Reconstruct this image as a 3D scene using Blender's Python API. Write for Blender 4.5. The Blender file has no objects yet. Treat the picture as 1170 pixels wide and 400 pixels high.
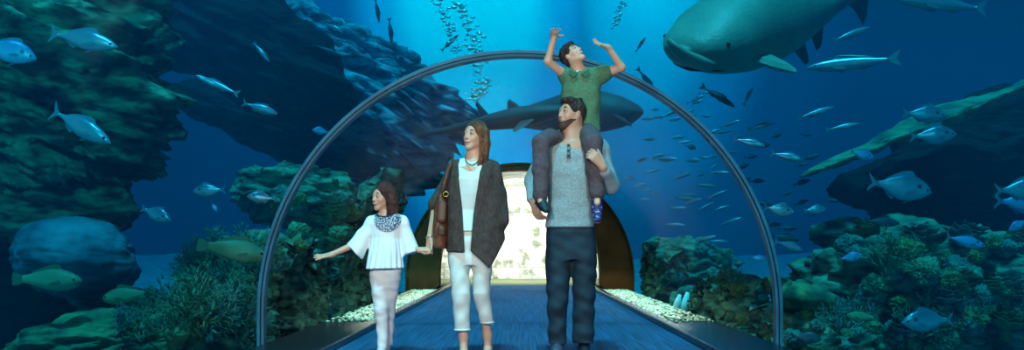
import bpy, bmesh, math, random
import numpy as np
from mathutils import Vector, Matrix, noise, Euler
R = random.Random(7)
C = bpy.context.scene.collection
PI = math.pi
F = 1000.0; CX = 594.0; HY = 287.0; CH = 0.74
# a photo pixel (1170x400) seen at distance Y in metres, as a point of the place
def at(px, py, Y): return Vector(((px-CX)*Y/F, Y, CH+(HY-py)*Y/F))

# ------------------------------------------------------------------ materials
def lin(c):
    return tuple(((x/12.92) if x <= .04045 else ((x+.055)/1.055)**2.4) for x in [v/255 for v in c])+(1,)
MATS = {}
def mat(name, col, rough=.6, metal=0, col2=None, scale=8, bump=0, bscale=30, stretch=None, spec=.5, detail=6, ramp=(.35,.65), sub=0, rot=None):
    if name in MATS: return MATS[name]
    m = bpy.data.materials.new(name); m.use_nodes = True
    nt = m.node_tree; b = nt.nodes['Principled BSDF']
    b.inputs['Roughness'].default_value = rough; b.inputs['Metallic'].default_value = metal
    b.inputs['Specular IOR Level'].default_value = spec
    b.inputs['Base Color'].default_value = lin(col)
    if sub:
        b.inputs['Subsurface Weight'].default_value = sub; b.inputs['Subsurface Radius'].default_value = (.02,.008,.004)
        b.inputs['Subsurface Scale'].default_value = .5
    tc = nt.nodes.new('ShaderNodeTexCoord'); mp = nt.nodes.new('ShaderNodeMapping')
    nt.links.new(tc.outputs['Object'], mp.inputs['Vector'])
    if stretch: mp.inputs['Scale'].default_value = stretch
    if rot: mp.inputs['Rotation'].default_value = rot
    if col2:
        n = nt.nodes.new('ShaderNodeTexNoise'); n.inputs['Scale'].default_value = scale; n.inputs['Detail'].default_value = detail
        nt.links.new(mp.outputs['Vector'], n.inputs['Vector'])
        r = nt.nodes.new('ShaderNodeValToRGB'); r.color_ramp.elements[0].position = ramp[0]; r.color_ramp.elements[1].position = ramp[1]
        r.color_ramp.elements[0].color = lin(col); r.color_ramp.elements[1].color = lin(col2)
        nt.links.new(n.outputs['Fac'], r.inputs['Fac']); nt.links.new(r.outputs['Color'], b.inputs['Base Color'])
    if bump:
        n2 = nt.nodes.new('ShaderNodeTexNoise'); n2.inputs['Scale'].default_value = bscale; n2.inputs['Detail'].default_value = 5
        nt.links.new(mp.outputs['Vector'], n2.inputs['Vector'])
        bp = nt.nodes.new('ShaderNodeBump'); bp.inputs['Strength'].default_value = bump; bp.inputs['Distance'].default_value = .05
        nt.links.new(n2.outputs['Fac'], bp.inputs['Height']); nt.links.new(bp.outputs['Normal'], b.inputs['Normal'])
    MATS[name] = m; return m

# ------------------------------------------------------------------ objects
def link(o, parent=None, m=None, smooth=False):
    C.objects.link(o)
    if m: o.data.materials.append(m)
    if smooth: o.data.polygons.foreach_set('use_smooth', [True]*len(o.data.polygons))
    if parent:
        o.parent = parent
        o.matrix_parent_inverse = parent.matrix_basis.inverted()
    return o
def tag(o, label=None, cat=None, group=None, kind=None):
    for k, v in (('label', label), ('category', cat), ('group', group), ('kind', kind)):
        if v: o[k] = v
    return o
def empty(name, loc, label=None, cat=None, group=None, kind=None):
    o = bpy.data.objects.new(name, None); o.location = loc; o.empty_display_size = .1; C.objects.link(o)
    return tag(o, label, cat, group, kind)
def pymesh(name, v, f, m=None, parent=None, smooth=True):
    me = bpy.data.meshes.new(name); me.from_pydata([tuple(p) for p in v], [], [tuple(q) for q in f]); me.update()
    return link(bpy.data.objects.new(name, me), parent, m, smooth)
def bmobj(name, bm, m=None, parent=None, smooth=False):
    me = bpy.data.meshes.new(name); bm.normal_update(); bm.to_mesh(me); bm.free()
    return link(bpy.data.objects.new(name, me), parent, m, smooth)
def box(bm, c, s, rot=None, bev=0):
    r = bmesh.ops.create_cube(bm, size=1); vs = r['verts']
    M = Matrix.Translation(c) @ (rot.to_matrix().to_4x4() if rot else Matrix()) @ Matrix.Diagonal((*s, 1))
    bmesh.ops.transform(bm, matrix=M, verts=vs)
    if bev:
        es = list({e for v in vs for e in v.link_edges})
        bmesh.ops.bevel(bm, geom=es, offset=bev, segments=2, profile=.6, affect='EDGES')
def tube_data(pts, rad, seg=8, V=None, Fc=None, flat=None, cap=True):
    """sweep a ring along pts; rad scalar/list; flat = (a,b) multipliers"""
    V = [] if V is None else V; Fc = [] if Fc is None else Fc
    pts = [Vector(p) for p in pts]; n = len(pts)
    rr = rad if hasattr(rad, '__len__') else [rad]*n
    up = Vector((0,0,1)); base = len(V); fx = flat or (1,1); prev = None
    for i, p in enumerate(pts):
        t = (pts[min(i+1,n-1)]-pts[max(i-1,0)]).normalized()
        if prev is None:
            a = t.cross(up)
            if a.length < .05: a = t.cross(Vector((0,1,0)))
        else: a = prev - t*prev.dot(t)
        a.normalize(); prev = a; b = t.cross(a)
        for k in range(seg):
            w = 2*PI*k/seg
            V.append(p + a*math.cos(w)*rr[i]*fx[0] + b*math.sin(w)*rr[i]*fx[1])
    for i in range(n-1):
        for k in range(seg):
            k2 = (k+1) % seg
            Fc.append((base+i*seg+k, base+i*seg+k2, base+(i+1)*seg+k2, base+(i+1)*seg+k))
    if cap:
        Fc.append(tuple(base+k for k in reversed(range(seg)))); Fc.append(tuple(base+(n-1)*seg+k for k in range(seg)))
    return V, Fc
def tube(name, pts, rad, m, parent=None, seg=8, flat=None):
    V, f = tube_data(pts, rad, seg, flat=flat); return pymesh(name, V, f, m, parent)

# ------------------------------------------------------------------ camera, view
sc = bpy.context.scene
cam = bpy.data.objects.new('camera', bpy.data.cameras.new('camera')); C.objects.link(cam); sc.camera = cam
cam.location = (0,0,CH); cam.rotation_euler = (PI/2,0,0)
cam.data.sensor_width = 36; cam.data.lens = 36*F/1170
cam.data.shift_x = -(CX-585)/1170; cam.data.shift_y = (HY-200)/1170
cam.data.clip_end = 200
vs = sc.view_settings
vs.view_transform = 'Standard'; vs.look = 'None'; vs.gamma = 1; vs.exposure = 0; vs.use_curve_mapping = False
sc.cycles.use_denoising = True
sc.cycles.max_bounces = 10; sc.cycles.transparent_max_bounces = 24; sc.cycles.volume_bounces = 0
sc.cycles.diffuse_bounces = 2; sc.cycles.glossy_bounces = 2
sc.cycles.caustics_reflective = False; sc.cycles.caustics_refractive = False

# ------------------------------------------------------------------ world: open water all round, daylight from the surface
w = bpy.data.worlds.new('open_water'); sc.world = w; w.use_nodes = True
nt = w.node_tree; bg = nt.nodes['Background']
N = nt.nodes.new; L = nt.links.new
tc = N('ShaderNodeTexCoord'); nrm = N('ShaderNodeVectorMath'); nrm.operation = 'NORMALIZE'; L(tc.outputs['Generated'], nrm.inputs[0])
def lobe(px, py, sx, sz, stops):
    d = Vector(((px-CX)/F, 1, (HY-py)/F)).normalized()
    s = N('ShaderNodeVectorMath'); s.operation = 'SUBTRACT'; L(nrm.outputs[0], s.inputs[0]); s.inputs[1].default_value = d
    mu = N('ShaderNodeVectorMath'); mu.operation = 'MULTIPLY'; L(s.outputs[0], mu.inputs[0]); mu.inputs[1].default_value = (sx, 1, sz)
    le = N('ShaderNodeVectorMath'); le.operation = 'LENGTH'; L(mu.outputs[0], le.inputs[0])
    r = N('ShaderNodeValToRGB'); L(le.outputs['Value'], r.inputs['Fac']); r.color_ramp.interpolation = 'EASE'
    e = r.color_ramp.elements
    e[0].position, e[0].color = stops[0][0], lin(stops[0][1]); e[1].position, e[1].color = stops[-1][0], lin(stops[-1][1])
    for p, c in stops[1:-1]:
        x = e.new(p); x.color = lin(c)
    return r
WORLD = [
 (540,0,1.25,.62,[(0,(70,235,250)),(.07,(16,232,250)),(.125,(0,168,215)),(.18,(0,86,134)),(.28,(0,46,77)),(.42,(0,29,48)),(.7,(0,17,28)),(1,(0,9,16))]),
 (742,-5,1.35,.75,[(0,(0,215,240)),(.06,(0,195,225)),(.12,(0,128,168)),(.2,(0,60,88)),(.32,(0,24,40)),(.7,(0,0,0))]),
]
rs = [lobe(*a) for a in WORLD]
mx = N('ShaderNodeMix'); mx.data_type = 'RGBA'; mx.blend_type = 'LIGHTEN'; mx.inputs[0].default_value = 1
L(rs[0].outputs[0], mx.inputs[6]); L(rs[1].outputs[0], mx.inputs[7])
up = lobe(CX,HY,1,1,[(0,(110,235,250)),(.3,(30,175,215)),(.7,(0,50,80)),(.95,(0,0,0))])
for nd in w.node_tree.nodes:      # the surface overhead: brightest straight up
    if nd.type == 'VECT_MATH' and nd.operation == 'SUBTRACT': last = nd
last.inputs[1].default_value = (0,0,1)
m2 = N('ShaderNodeMix'); m2.data_type = 'RGBA'; m2.blend_type = 'LIGHTEN'; m2.inputs[0].default_value = 1
L(mx.outputs[2], m2.inputs[6]); L(up.outputs[0], m2.inputs[7]); L(m2.outputs[2], bg.inputs['Color']); bg.inputs['Strength'].default_value = 2.15

# ------------------------------------------------------------------ tunnel
AR = 2.376; AZ = CH+(HY-357)*8/1000.0      # arch radius and spring height
def profile(r, zlow, n=48, z0=AZ):
    p = [(-r, zlow), (-r, (zlow+z0)/2)]
    p += [(-r*math.cos(PI*i/n), z0+r*math.sin(PI*i/n)) for i in range(n+1)]
    p += [(r, (zlow+z0)/2), (r, zlow)]
    return p
def vault(name, r0, r1, zlow, y0, y1, m, smooth=True, parent=None, ny=1):
    a = profile(r0, zlow); b = profile(r1, zlow); n = len(a); V = []; Fc = []
    for j in range(ny+1):
        y = y0+(y1-y0)*j/ny
        V += [(x,y,z) for x,z in a]; V += [(x,y,z) for x,z in b]
    for j in range(ny):
        o = j*2*n; q = o+2*n
        for i in range(n-1):
            Fc.append((o+i, q+i, q+i+1, o+i+1)); Fc.append((o+n+i, o+n+i+1, q+n+i+1, q+n+i))
        Fc.append((o, o+n, q+n, q)); Fc.append((o+n-1, q+n-1, q+2*n-1, o+2*n-1))
    q = ny*2*n
    for i in range(n-1):
        Fc.append((i, i+1, n+i+1, n+i)); Fc.append((q+i, q+n+i, q+n+i+1, q+i+1))
    o = pymesh(name, V, Fc, m, parent, False); return o

# clear acrylic
mg = bpy.data.materials.new('clear_acrylic'); mg.use_nodes = True; nt = mg.node_tree; nt.nodes.remove(nt.nodes['Principled BSDF'])
tr = nt.nodes.new('ShaderNodeBsdfTransparent'); tr.inputs[0].default_value = (.965,.985,.985,1)
gl = nt.nodes.new('ShaderNodeBsdfGlossy'); gl.inputs['Roughness'].default_value = .06; gl.inputs[0].default_value = (.9,.95,1,1)
ms = nt.nodes.new('ShaderNodeMixShader'); lw = nt.nodes.new('ShaderNodeLayerWeight'); lw.inputs[0].default_value = .12
mm = nt.nodes.new('ShaderNodeMath'); mm.operation = 'MULTIPLY'; mm.inputs[1].default_value = .010; nt.links.new(lw.outputs['Fresnel'], mm.inputs[0])
nt.links.new(mm.outputs[0], ms.inputs[0]); nt.links.new(tr.outputs[0], ms.inputs[1]); nt.links.new(gl.outputs[0], ms.inputs[2])
nt.links.new(ms.outputs[0], nt.nodes['Material Output'].inputs['Surface'])
g = vault('wall_tunnel', AR+.02, AR+.07, -.62, -2.0, 18.9, mg); tag(g, 'clear acrylic vault of the tunnel between walkway and water', 'acrylic tunnel', kind='structure')
# arch ring
frame_m = mat('arch_steel', (40,120,150), .5, .1, (30,98,126), 4, .1, 60)
def arch(y, m):
    r0, r1 = AR-.05, AR+.018; a = profile(r0, -.6, 64); b = profile(r1, -.6, 64); n = len(a); V = []; Fc = []
    for yy in (y-.05, y+.05): V += [(x,yy,z) for x,z in a]+[(x,yy,z) for x,z in b]
    for i in range(n-1):
        Fc += [(i, i+1, n+i+1, n+i), (2*n+i, 3*n+i, 3*n+i+1, 2*n+i+1), (i, 2*n+i, 2*n+i+1, i+1), (n+i, n+i+1, 3*n+i+1, 3*n+i)]
    Fc += [(0, n, 3*n, 2*n), (n-1, 3*n-1, 4*n-1, 2*n-1)]
    return pymesh('tunnel_arch', V, Fc, m, None, False)
ar = arch(8.0, frame_m)
bv = ar.modifiers.new('b', 'BEVEL'); bv.width = .008; bv.segments = 2; bv.limit_method = 'ANGLE'
tag(ar, 'slim dark steel arch ring spanning the tunnel behind the family', 'arch')
rub = []
V = []; Fc = []
a = profile(AR-.053, -.6, 64)
for i in range(len(a)): pass
s_v, s_f = tube_data([(x, 7.943, z) for x, z in profile(AR-.02, -.58, 64)], .005, 6)
pymesh('seal_strip', s_v, s_f, mat('seal', (8,14,20), .5), ar)

# walkway
HWK = 1.375
wm = bpy.data.materials.new('ribbed_blue_carpet'); wm.use_nodes = True; nt = wm.node_tree; b = nt.nodes['Principled BSDF']; b.inputs['Roughness'].default_value = .75
tc2 = nt.nodes.new('ShaderNodeTexCoord'); sx = nt.nodes.new('ShaderNodeSeparateXYZ'); nt.links.new(tc2.outputs['Object'], sx.inputs[0])
wv = nt.nodes.new('ShaderNodeTexWave'); wv.wave_type = 'BANDS'; wv.bands_direction = 'X'; wv.inputs['Scale'].default_value = 7; wv.inputs['Distortion'].default_value = .35; wv.inputs['Detail'].default_value = 2; wv.inputs['Detail Scale'].default_value = 1.5
mp2 = nt.nodes.new('ShaderNodeMapping'); mp2.inputs['Scale'].default_value = (1,.12,1); nt.links.new(tc2.outputs['Object'], mp2.inputs[0]); nt.links.new(mp2.outputs[0], wv.inputs['Vector'])
n3 = nt.nodes.new('ShaderNodeTexNoise'); n3.inputs['Scale'].default_value = 14; n3.inputs['Detail'].default_value = 6
mp3 = nt.nodes.new('ShaderNodeMapping'); mp3.inputs['Scale'].default_value = (4.5,.07,1); nt.links.new(tc2.outputs['Object'], mp3.inputs[0]); nt.links.new(mp3.outputs[0], n3.inputs['Vector'])
mi = nt.nodes.new('ShaderNodeMix'); mi.data_type = 'FLOAT'; mi.inputs[0].default_value = 1.0; nt.links.new(wv.outputs['Fac'], mi.inputs[2]); nt.links.new(n3.outputs['Fac'], mi.inputs[3])
r = nt.nodes.new('ShaderNodeValToRGB'); r.color_ramp.elements[0].position = .38; r.color_ramp.elements[0].color = lin((7,58,88)); r.color_ramp.elements[1].position = .64; r.color_ramp.elements[1].color = lin((20,100,142))
nt.links.new(mi.outputs[0], r.inputs[0]); nt.links.new(r.outputs[0], b.inputs['Base Color'])
bp = nt.nodes.new('ShaderNodeBump'); bp.inputs['Strength'].default_value = .3; bp.inputs['Distance'].default_value = .01; nt.links.new(n3.outputs['Fac'], bp.inputs['Height']); nt.links.new(bp.outputs[0], b.inputs['Normal'])
bm = bmesh.new(); box(bm, (0, 8.5, -.06), (HWK*2, 21, .12)); tag(bmobj('floor', bm, wm), 'blue ribbed carpet walkway down the middle of the tunnel', 'walkway', kind='structure')
km = mat('kerb_black', (6,20,26), .25, 0, (10,34,38), 3, .15, 20)
for s, nm in ((-1,'left'),(1,'right')):
    bm = bmesh.new(); box(bm, (s*(HWK+.05), 8.45, -.02), (.09, 20.9, .16), bev=.01)
    box(bm, (s*(HWK+.52), 8.45, -.13), (.85, 20.9, .06))
    tag(bmobj('trim_'+nm, bm, km), 'low black kerb along the %s edge of the walkway' % nm, 'kerb', kind='structure')

# portal at the far end, lit stone wall beyond
pm = mat('brown_plaster', (124,86,48), .85, 0, (78,56,34), 1.2, .2, 8, spec=.1)
# opaque end ring between vault profile and the opening
n = 48; V = []; Fc = []
outer = profile(AR+.1, -.62, n); inner = [(x*.735, max(z, -.0)) for x, z in profile(AR, -.05, n)]
inner = [(x, z if z < AZ else AZ+(z-AZ)*1.0) for x, z in inner]
m_ = len(outer)
for yy in (18.9, 19.35): V += [(x,yy,z) for x,z in outer]+[(x,yy,z) for x,z in inner]
for i in range(m_-1):
    Fc += [(i,i+1,m_+i+1,m_+i), (2*m_+i,3*m_+i,3*m_+i+1,2*m_+i+1), (m_+i,m_+i+1,3*m_+i+1,3*m_+i), (i,2*m_+i,2*m_+i+1,i+1)]
Fc += [(0,m_,3*m_,2*m_),(m_-1,3*m_-1,4*m_-1,2*m_-1)]
tag(pymesh('wall_far', V, Fc, pm, None, False), 'brown portal wall around the tunnel exit', 'wall', kind='structure')
# exit room
sm = bpy.data.materials.new('white_stone_blocks'); sm.use_nodes = True; nt = sm.node_tree; b = nt.nodes['Principled BSDF']; b.inputs['Roughness'].default_value = .6
t = nt.nodes.new('ShaderNodeTexCoord'); mpp = nt.nodes.new('ShaderNodeMapping'); mpp.inputs['Rotation'].default_value = (PI/2,0,0); nt.links.new(t.outputs['Object'], mpp.inputs[0])
br = nt.nodes.new('ShaderNodeTexBrick'); br.inputs['Scale'].default_value = 1; br.inputs['Brick Width'].default_value = .52; br.inputs['Row Height'].default_value = .3; br.inputs['Mortar Size'].default_value = .012
br.inputs['Color1'].default_value = lin((246,248,244)); br.inputs['Color2'].default_value = lin((236,240,232)); br.inputs['Mortar'].default_value = lin((190,198,186)); nt.links.new(mpp.outputs[0], br.inputs['Vector'])
nn = nt.nodes.new('ShaderNodeTexNoise'); nn.inputs['Scale'].default_value = 3.5; nn.inputs['Detail'].default_value = 8; nt.links.new(t.outputs['Object'], nn.inputs['Vector'])
rr_ = nt.nodes.new('ShaderNodeValToRGB'); rr_.color_ramp.elements[0].position = .36; rr_.color_ramp.elements[0].color = lin((150,158,140)); rr_.color_ramp.elements[1].position = .52; rr_.color_ramp.elements[1].color = (1,1,1,1); nt.links.new(nn.outputs[0], rr_.inputs[0])
mlt = nt.nodes.new('ShaderNodeMix'); mlt.data_type = 'RGBA'; mlt.blend_type = 'MULTIPLY'; mlt.inputs[0].default_value = 1; nt.links.new(br.outputs[0], mlt.inputs[6]); nt.links.new(rr_.outputs[0], mlt.inputs[7]); nt.links.new(mlt.outputs[2], b.inputs['Base Color'])
pr_ = profile(AR-.04, -.05); k_ = len(pr_); V = [(x,24.0,z) for x,z in pr_]+[(x,24.2,z) for x,z in pr_]
tag(pymesh('wall_exit', V, [tuple(range(k_)), tuple(reversed(range(k_,2*k_)))]+[(i,k_+i,k_+(i+1)%k_,(i+1)%k_) for i in range(k_)], sm, None, False), 'brightly lit wall of pale stone blocks beyond the tunnel exit', 'wall', kind='structure')
bm = bmesh.new(); box(bm, (0, 21.65, -.08), (4.6, 4.6, .12)); tag(bmobj('floor_exit', bm, mat('exit_floor', (128,138,96), .5, 0, (96,116,84), 2)), 'olive stone floor outside the tunnel exit', 'floor', kind='structure')
vm = bpy.data.materials.new('ceiling_painted_shimmer'); vm.use_nodes = True; nt = vm.node_tree; b = nt.nodes['Principled BSDF']; b.inputs['Roughness'].default_value = .3
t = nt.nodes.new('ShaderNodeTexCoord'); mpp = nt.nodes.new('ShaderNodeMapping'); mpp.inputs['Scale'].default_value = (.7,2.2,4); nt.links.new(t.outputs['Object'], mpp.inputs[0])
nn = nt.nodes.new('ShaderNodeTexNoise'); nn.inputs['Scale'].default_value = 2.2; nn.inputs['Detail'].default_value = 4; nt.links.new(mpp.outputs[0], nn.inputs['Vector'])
cr = nt.nodes.new('ShaderNodeValToRGB'); cr.color_ramp.elements[0].position = .42; cr.color_ramp.elements[0].color = lin((40,70,66)); cr.color_ramp.elements[1].position = .56; cr.color_ramp.elements[1].color = lin((215,225,205)); nt.links.new(nn.outputs[0], cr.inputs[0]); nt.links.new(cr.outputs[0], b.inputs['Base Color'])  # shimmer of reflected light put into the ceiling colour as noise
v2 = vault('ceiling_exit', AR-.05, AR+.05, -.05, 19.36, 24.0, vm); tag(v2, 'vaulted ceiling of the exit passage with painted light shimmer', 'ceiling', kind='structure')

# ------------------------------------------------------------------ water body (outside the vault) with real haze
wat = bpy.data.materials.new('tank_water'); wat.use_nodes = True; nt = wat.node_tree; nt.nodes.remove(nt.nodes['Principled BSDF'])
vsn = nt.nodes.new('ShaderNodeVolumeScatter'); vsn.inputs['Color'].default_value = (.02,.36,.75,1); vsn.inputs['Density'].default_value = .028; vsn.inputs['Anisotropy'].default_value = .2
va = nt.nodes.new('ShaderNodeVolumeAbsorption'); va.inputs['Color'].default_value = (0,.86,.93,1); va.inputs['Density'].default_value = .28
ads = nt.nodes.new('ShaderNodeAddShader'); nt.links.new(vsn.outputs[0], ads.inputs[0]); nt.links.new(va.outputs[0], ads.inputs[1])
nt.links.new(ads.outputs[0], nt.nodes['Material Output'].inputs['Volume'])
V = []; Fc = []; a = profile(AR+.09, -.64); n = len(a); W = 26; T = 9; B = -2.2
# outer loop matched to the inner one by index
def outer_pt(i):
    x, z = a[i]
    if i < 2: return (-W, B if i == 0 else 0)
    if i >= n-2: return (W, 0 if i == n-2 else B)
    u = (i-2)/(n-5); d = PI*(1-u); cx, sz = math.cos(d), math.sin(d)
    k = 1/max(abs(cx)/W, sz/T if sz > 0 else 0, 1e-6)
    return (cx*k, max(sz*k, .01))
o_ = [outer_pt(i) for i in range(n)]
for yy in (-1.99, 40.0): V += [(x,yy,z) for x,z in a]+[(x,yy,z) for x,z in o_]
q = 2*n
for i in range(n):
    j = (i+1) % n
    Fc += [(i, q+i, q+j, j), (n+i, n+j, q+n+j, q+n+i), (i, j, n+j, n+i), (q+i, q+n+i, q+n+j, q+j)]
wt = pymesh('water', V, Fc, wat, None, False); tag(wt, 'deep blue tank water surrounding the tunnel', 'water', kind='structure')
bm = bmesh.new(); bm.from_mesh(wt.data); bmesh.ops.recalc_face_normals(bm, faces=bm.faces); bm.to_mesh(wt.data); bm.free()

# ------------------------------------------------------------------ lamps
def lamp(name, kind, loc, tgt, energy, col, size=.5, spot=None):
    d = bpy.data.lights.new(name, kind); d.energy = energy; d.color = col
    if kind == 'AREA': d.size = size
    elif kind == 'SUN': d.angle = size
    else: d.shadow_soft_size = size
    if spot: d.spot_size = spot; d.spot_blend = .6
    o = bpy.data.objects.new(name, d); o.location = loc; C.objects.link(o)
    o.rotation_euler = (Vector(tgt)-Vector(loc)).to_track_quat('-Z','Y').to_euler(); return o
lamp('daylight', 'SUN', (0,0,20), (1.0,4.8,8), 4.6, (.5,.85,1), .12)
lamp('added_key_light', 'SPOT', (-1.15,.9,2.2), (-.5,6.2,.9), 560, (1,.985,.87), .15, .85)  # added unseen key light for the family, no real fixture
lamp('added_key_light_two', 'SPOT', (1.15,.9,2.2), (.1,6.2,1.05), 340, (1,.985,.9), .15, .8)  # second added key light, also out of view
lamp('exit_lamp', 'AREA', (0,21.2,2.3), (0,24,1.0), 290, (1,1,.94), 1.6)

for nm, a, b, e in (('added_fill_left', (-3.6,1.0,4.6), (-5.6,9.4,2.2), 1500), ('added_fill_right', (3.8,1.0,4.4), (4.6,9.8,.4), 500)):  # added unseen fills that brighten the left rock face and right reef
    lamp(nm, 'SPOT', a, b, e, (.45,1,.95), .3, .75)
# ================================================================== sea bed, rocks, corals
KR = AR+.2
def keepout(v, marg=0.0):
    """push a point out of the tunnel's own volume"""
    x, y, z = v
    if y < 19.9:
        r = KR+marg
        if z > AZ:
            d = math.hypot(x, z-AZ)
            if d < r: return Vector((x/d*r, y, AZ+(z-AZ)/d*r)) if d > 1e-6 else Vector((0,y,AZ+r))
        elif abs(x) < r: return Vector(((r if x >= 0 else -r), y, z))
    elif y < 25 and abs(x) < 2.9 and z < 3.2:
        return Vector(((2.9 if x >= 0 else -2.9), y, z))
    return v
def rockmat(name, c1, c2, scale=3.2, bump=1, stretch=(1,1,2.6), rot=(0,.5,0), rough=.8):
    return mat(name, c1, rough, 0, c2, scale, bump, 5.5, stretch, .25, 8, (.38,.62), rot=rot)
ROCKG = rockmat('reef_rock_green', (14,44,44), (96,146,122))
ROCKB = rockmat('reef_rock_blue', (22,50,74), (120,180,200), 2.0, .8, (1,1,3.2), (0,.55,0))
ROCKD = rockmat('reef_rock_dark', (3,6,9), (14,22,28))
ROCKM = rockmat('reef_moss', (18,64,58), (78,128,88), 5, .7, (1,1,1))
def rock(name, m, px, py, Y, rx, ry, rz, tilt=0, amp=.35, fr=1.0, strata=(1,1,2.4), sub=6, seed=0, label='', cat='rock', yaw=0, group=None, fine=.25, sq=1, lay=1.3):
    c = at(px, py, Y)
    bm = bmesh.new(); bmesh.ops.create_icosphere(bm, subdivisions=sub, radius=1)
    E_ = Euler((0, math.radians(tilt), math.radians(yaw))).to_matrix(); S = Vector((seed*7.31, seed*3.7, seed*1.9))
    Ei = E_.transposed()
    for v in bm.verts:
        p = v.co.copy(); n = p.normalized()
        if sq != 1: p = Vector([math.copysign(abs(t)**sq, t) for t in p])
        q = Vector((p.x*rx*strata[0], p.y*ry*strata[1], p.z*rz*strata[2]))*fr + S
        d = noise.fractal(q*.7, 1, 2, 4)*amp*1.2 + (noise.ridged_multi_fractal(Vector((q.x*1.1,q.y*1.1,q.z*2.6))*lay+S, .8, 2.2, 5, 1, 2)-1.0)*amp*fine*.55 + (noise.ridged_multi_fractal(q*1.5, .9, 2.1, 5, 1, 2)-1.1)*amp*fine
        s = (rx*ry*rz)**(1/3)
        w_ = E_ @ (Vector((p.x*rx, p.y*ry, p.z*rz)) + Vector((n.x, n.y, n.z*.8))*d*s)
        wp = w_ + c; v.co = keepout(wp, .04+.55*abs(noise.fractal(wp*1.3+S, 1, 2, 4))) - c
    o = bmobj(name, bm, m, None, True); o.location = c
    return tag(o, label, cat, group)

# sea bed
for s, nm in ((-1,'left'),(1,'right')):
    nx, ny = 60, 90; V = []; Fc = []
    for j in range(ny+1):
        for i in range(nx+1):
            x = s*(KR+.02+(i/nx)**1.6*22); y = -1.5+j/ny*40
            z = -.75 + .22*noise.fractal(Vector((x*.3,y*.3,s*5)),1,2,4) + (i/nx)**1.2*.5 + max(0,(y-14))*.04
            if i == 0: z = min(z,-.62)
            V.append((x,y,z))
    for j in range(ny):
        for i in range(nx):
            a_ = j*(nx+1)+i; f_ = (a_, a_+1, a_+nx+2, a_+nx+1); Fc.append(f_ if s > 0 else f_[::-1])
    tag(pymesh('ground_'+nm, V, Fc, mat('sea_sand', (58,104,122), .9, 0, (92,140,148), 3, .5, 8)), 'sandy sea bed on the %s of the tunnel' % nm, 'sea bed', kind='structure')

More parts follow.
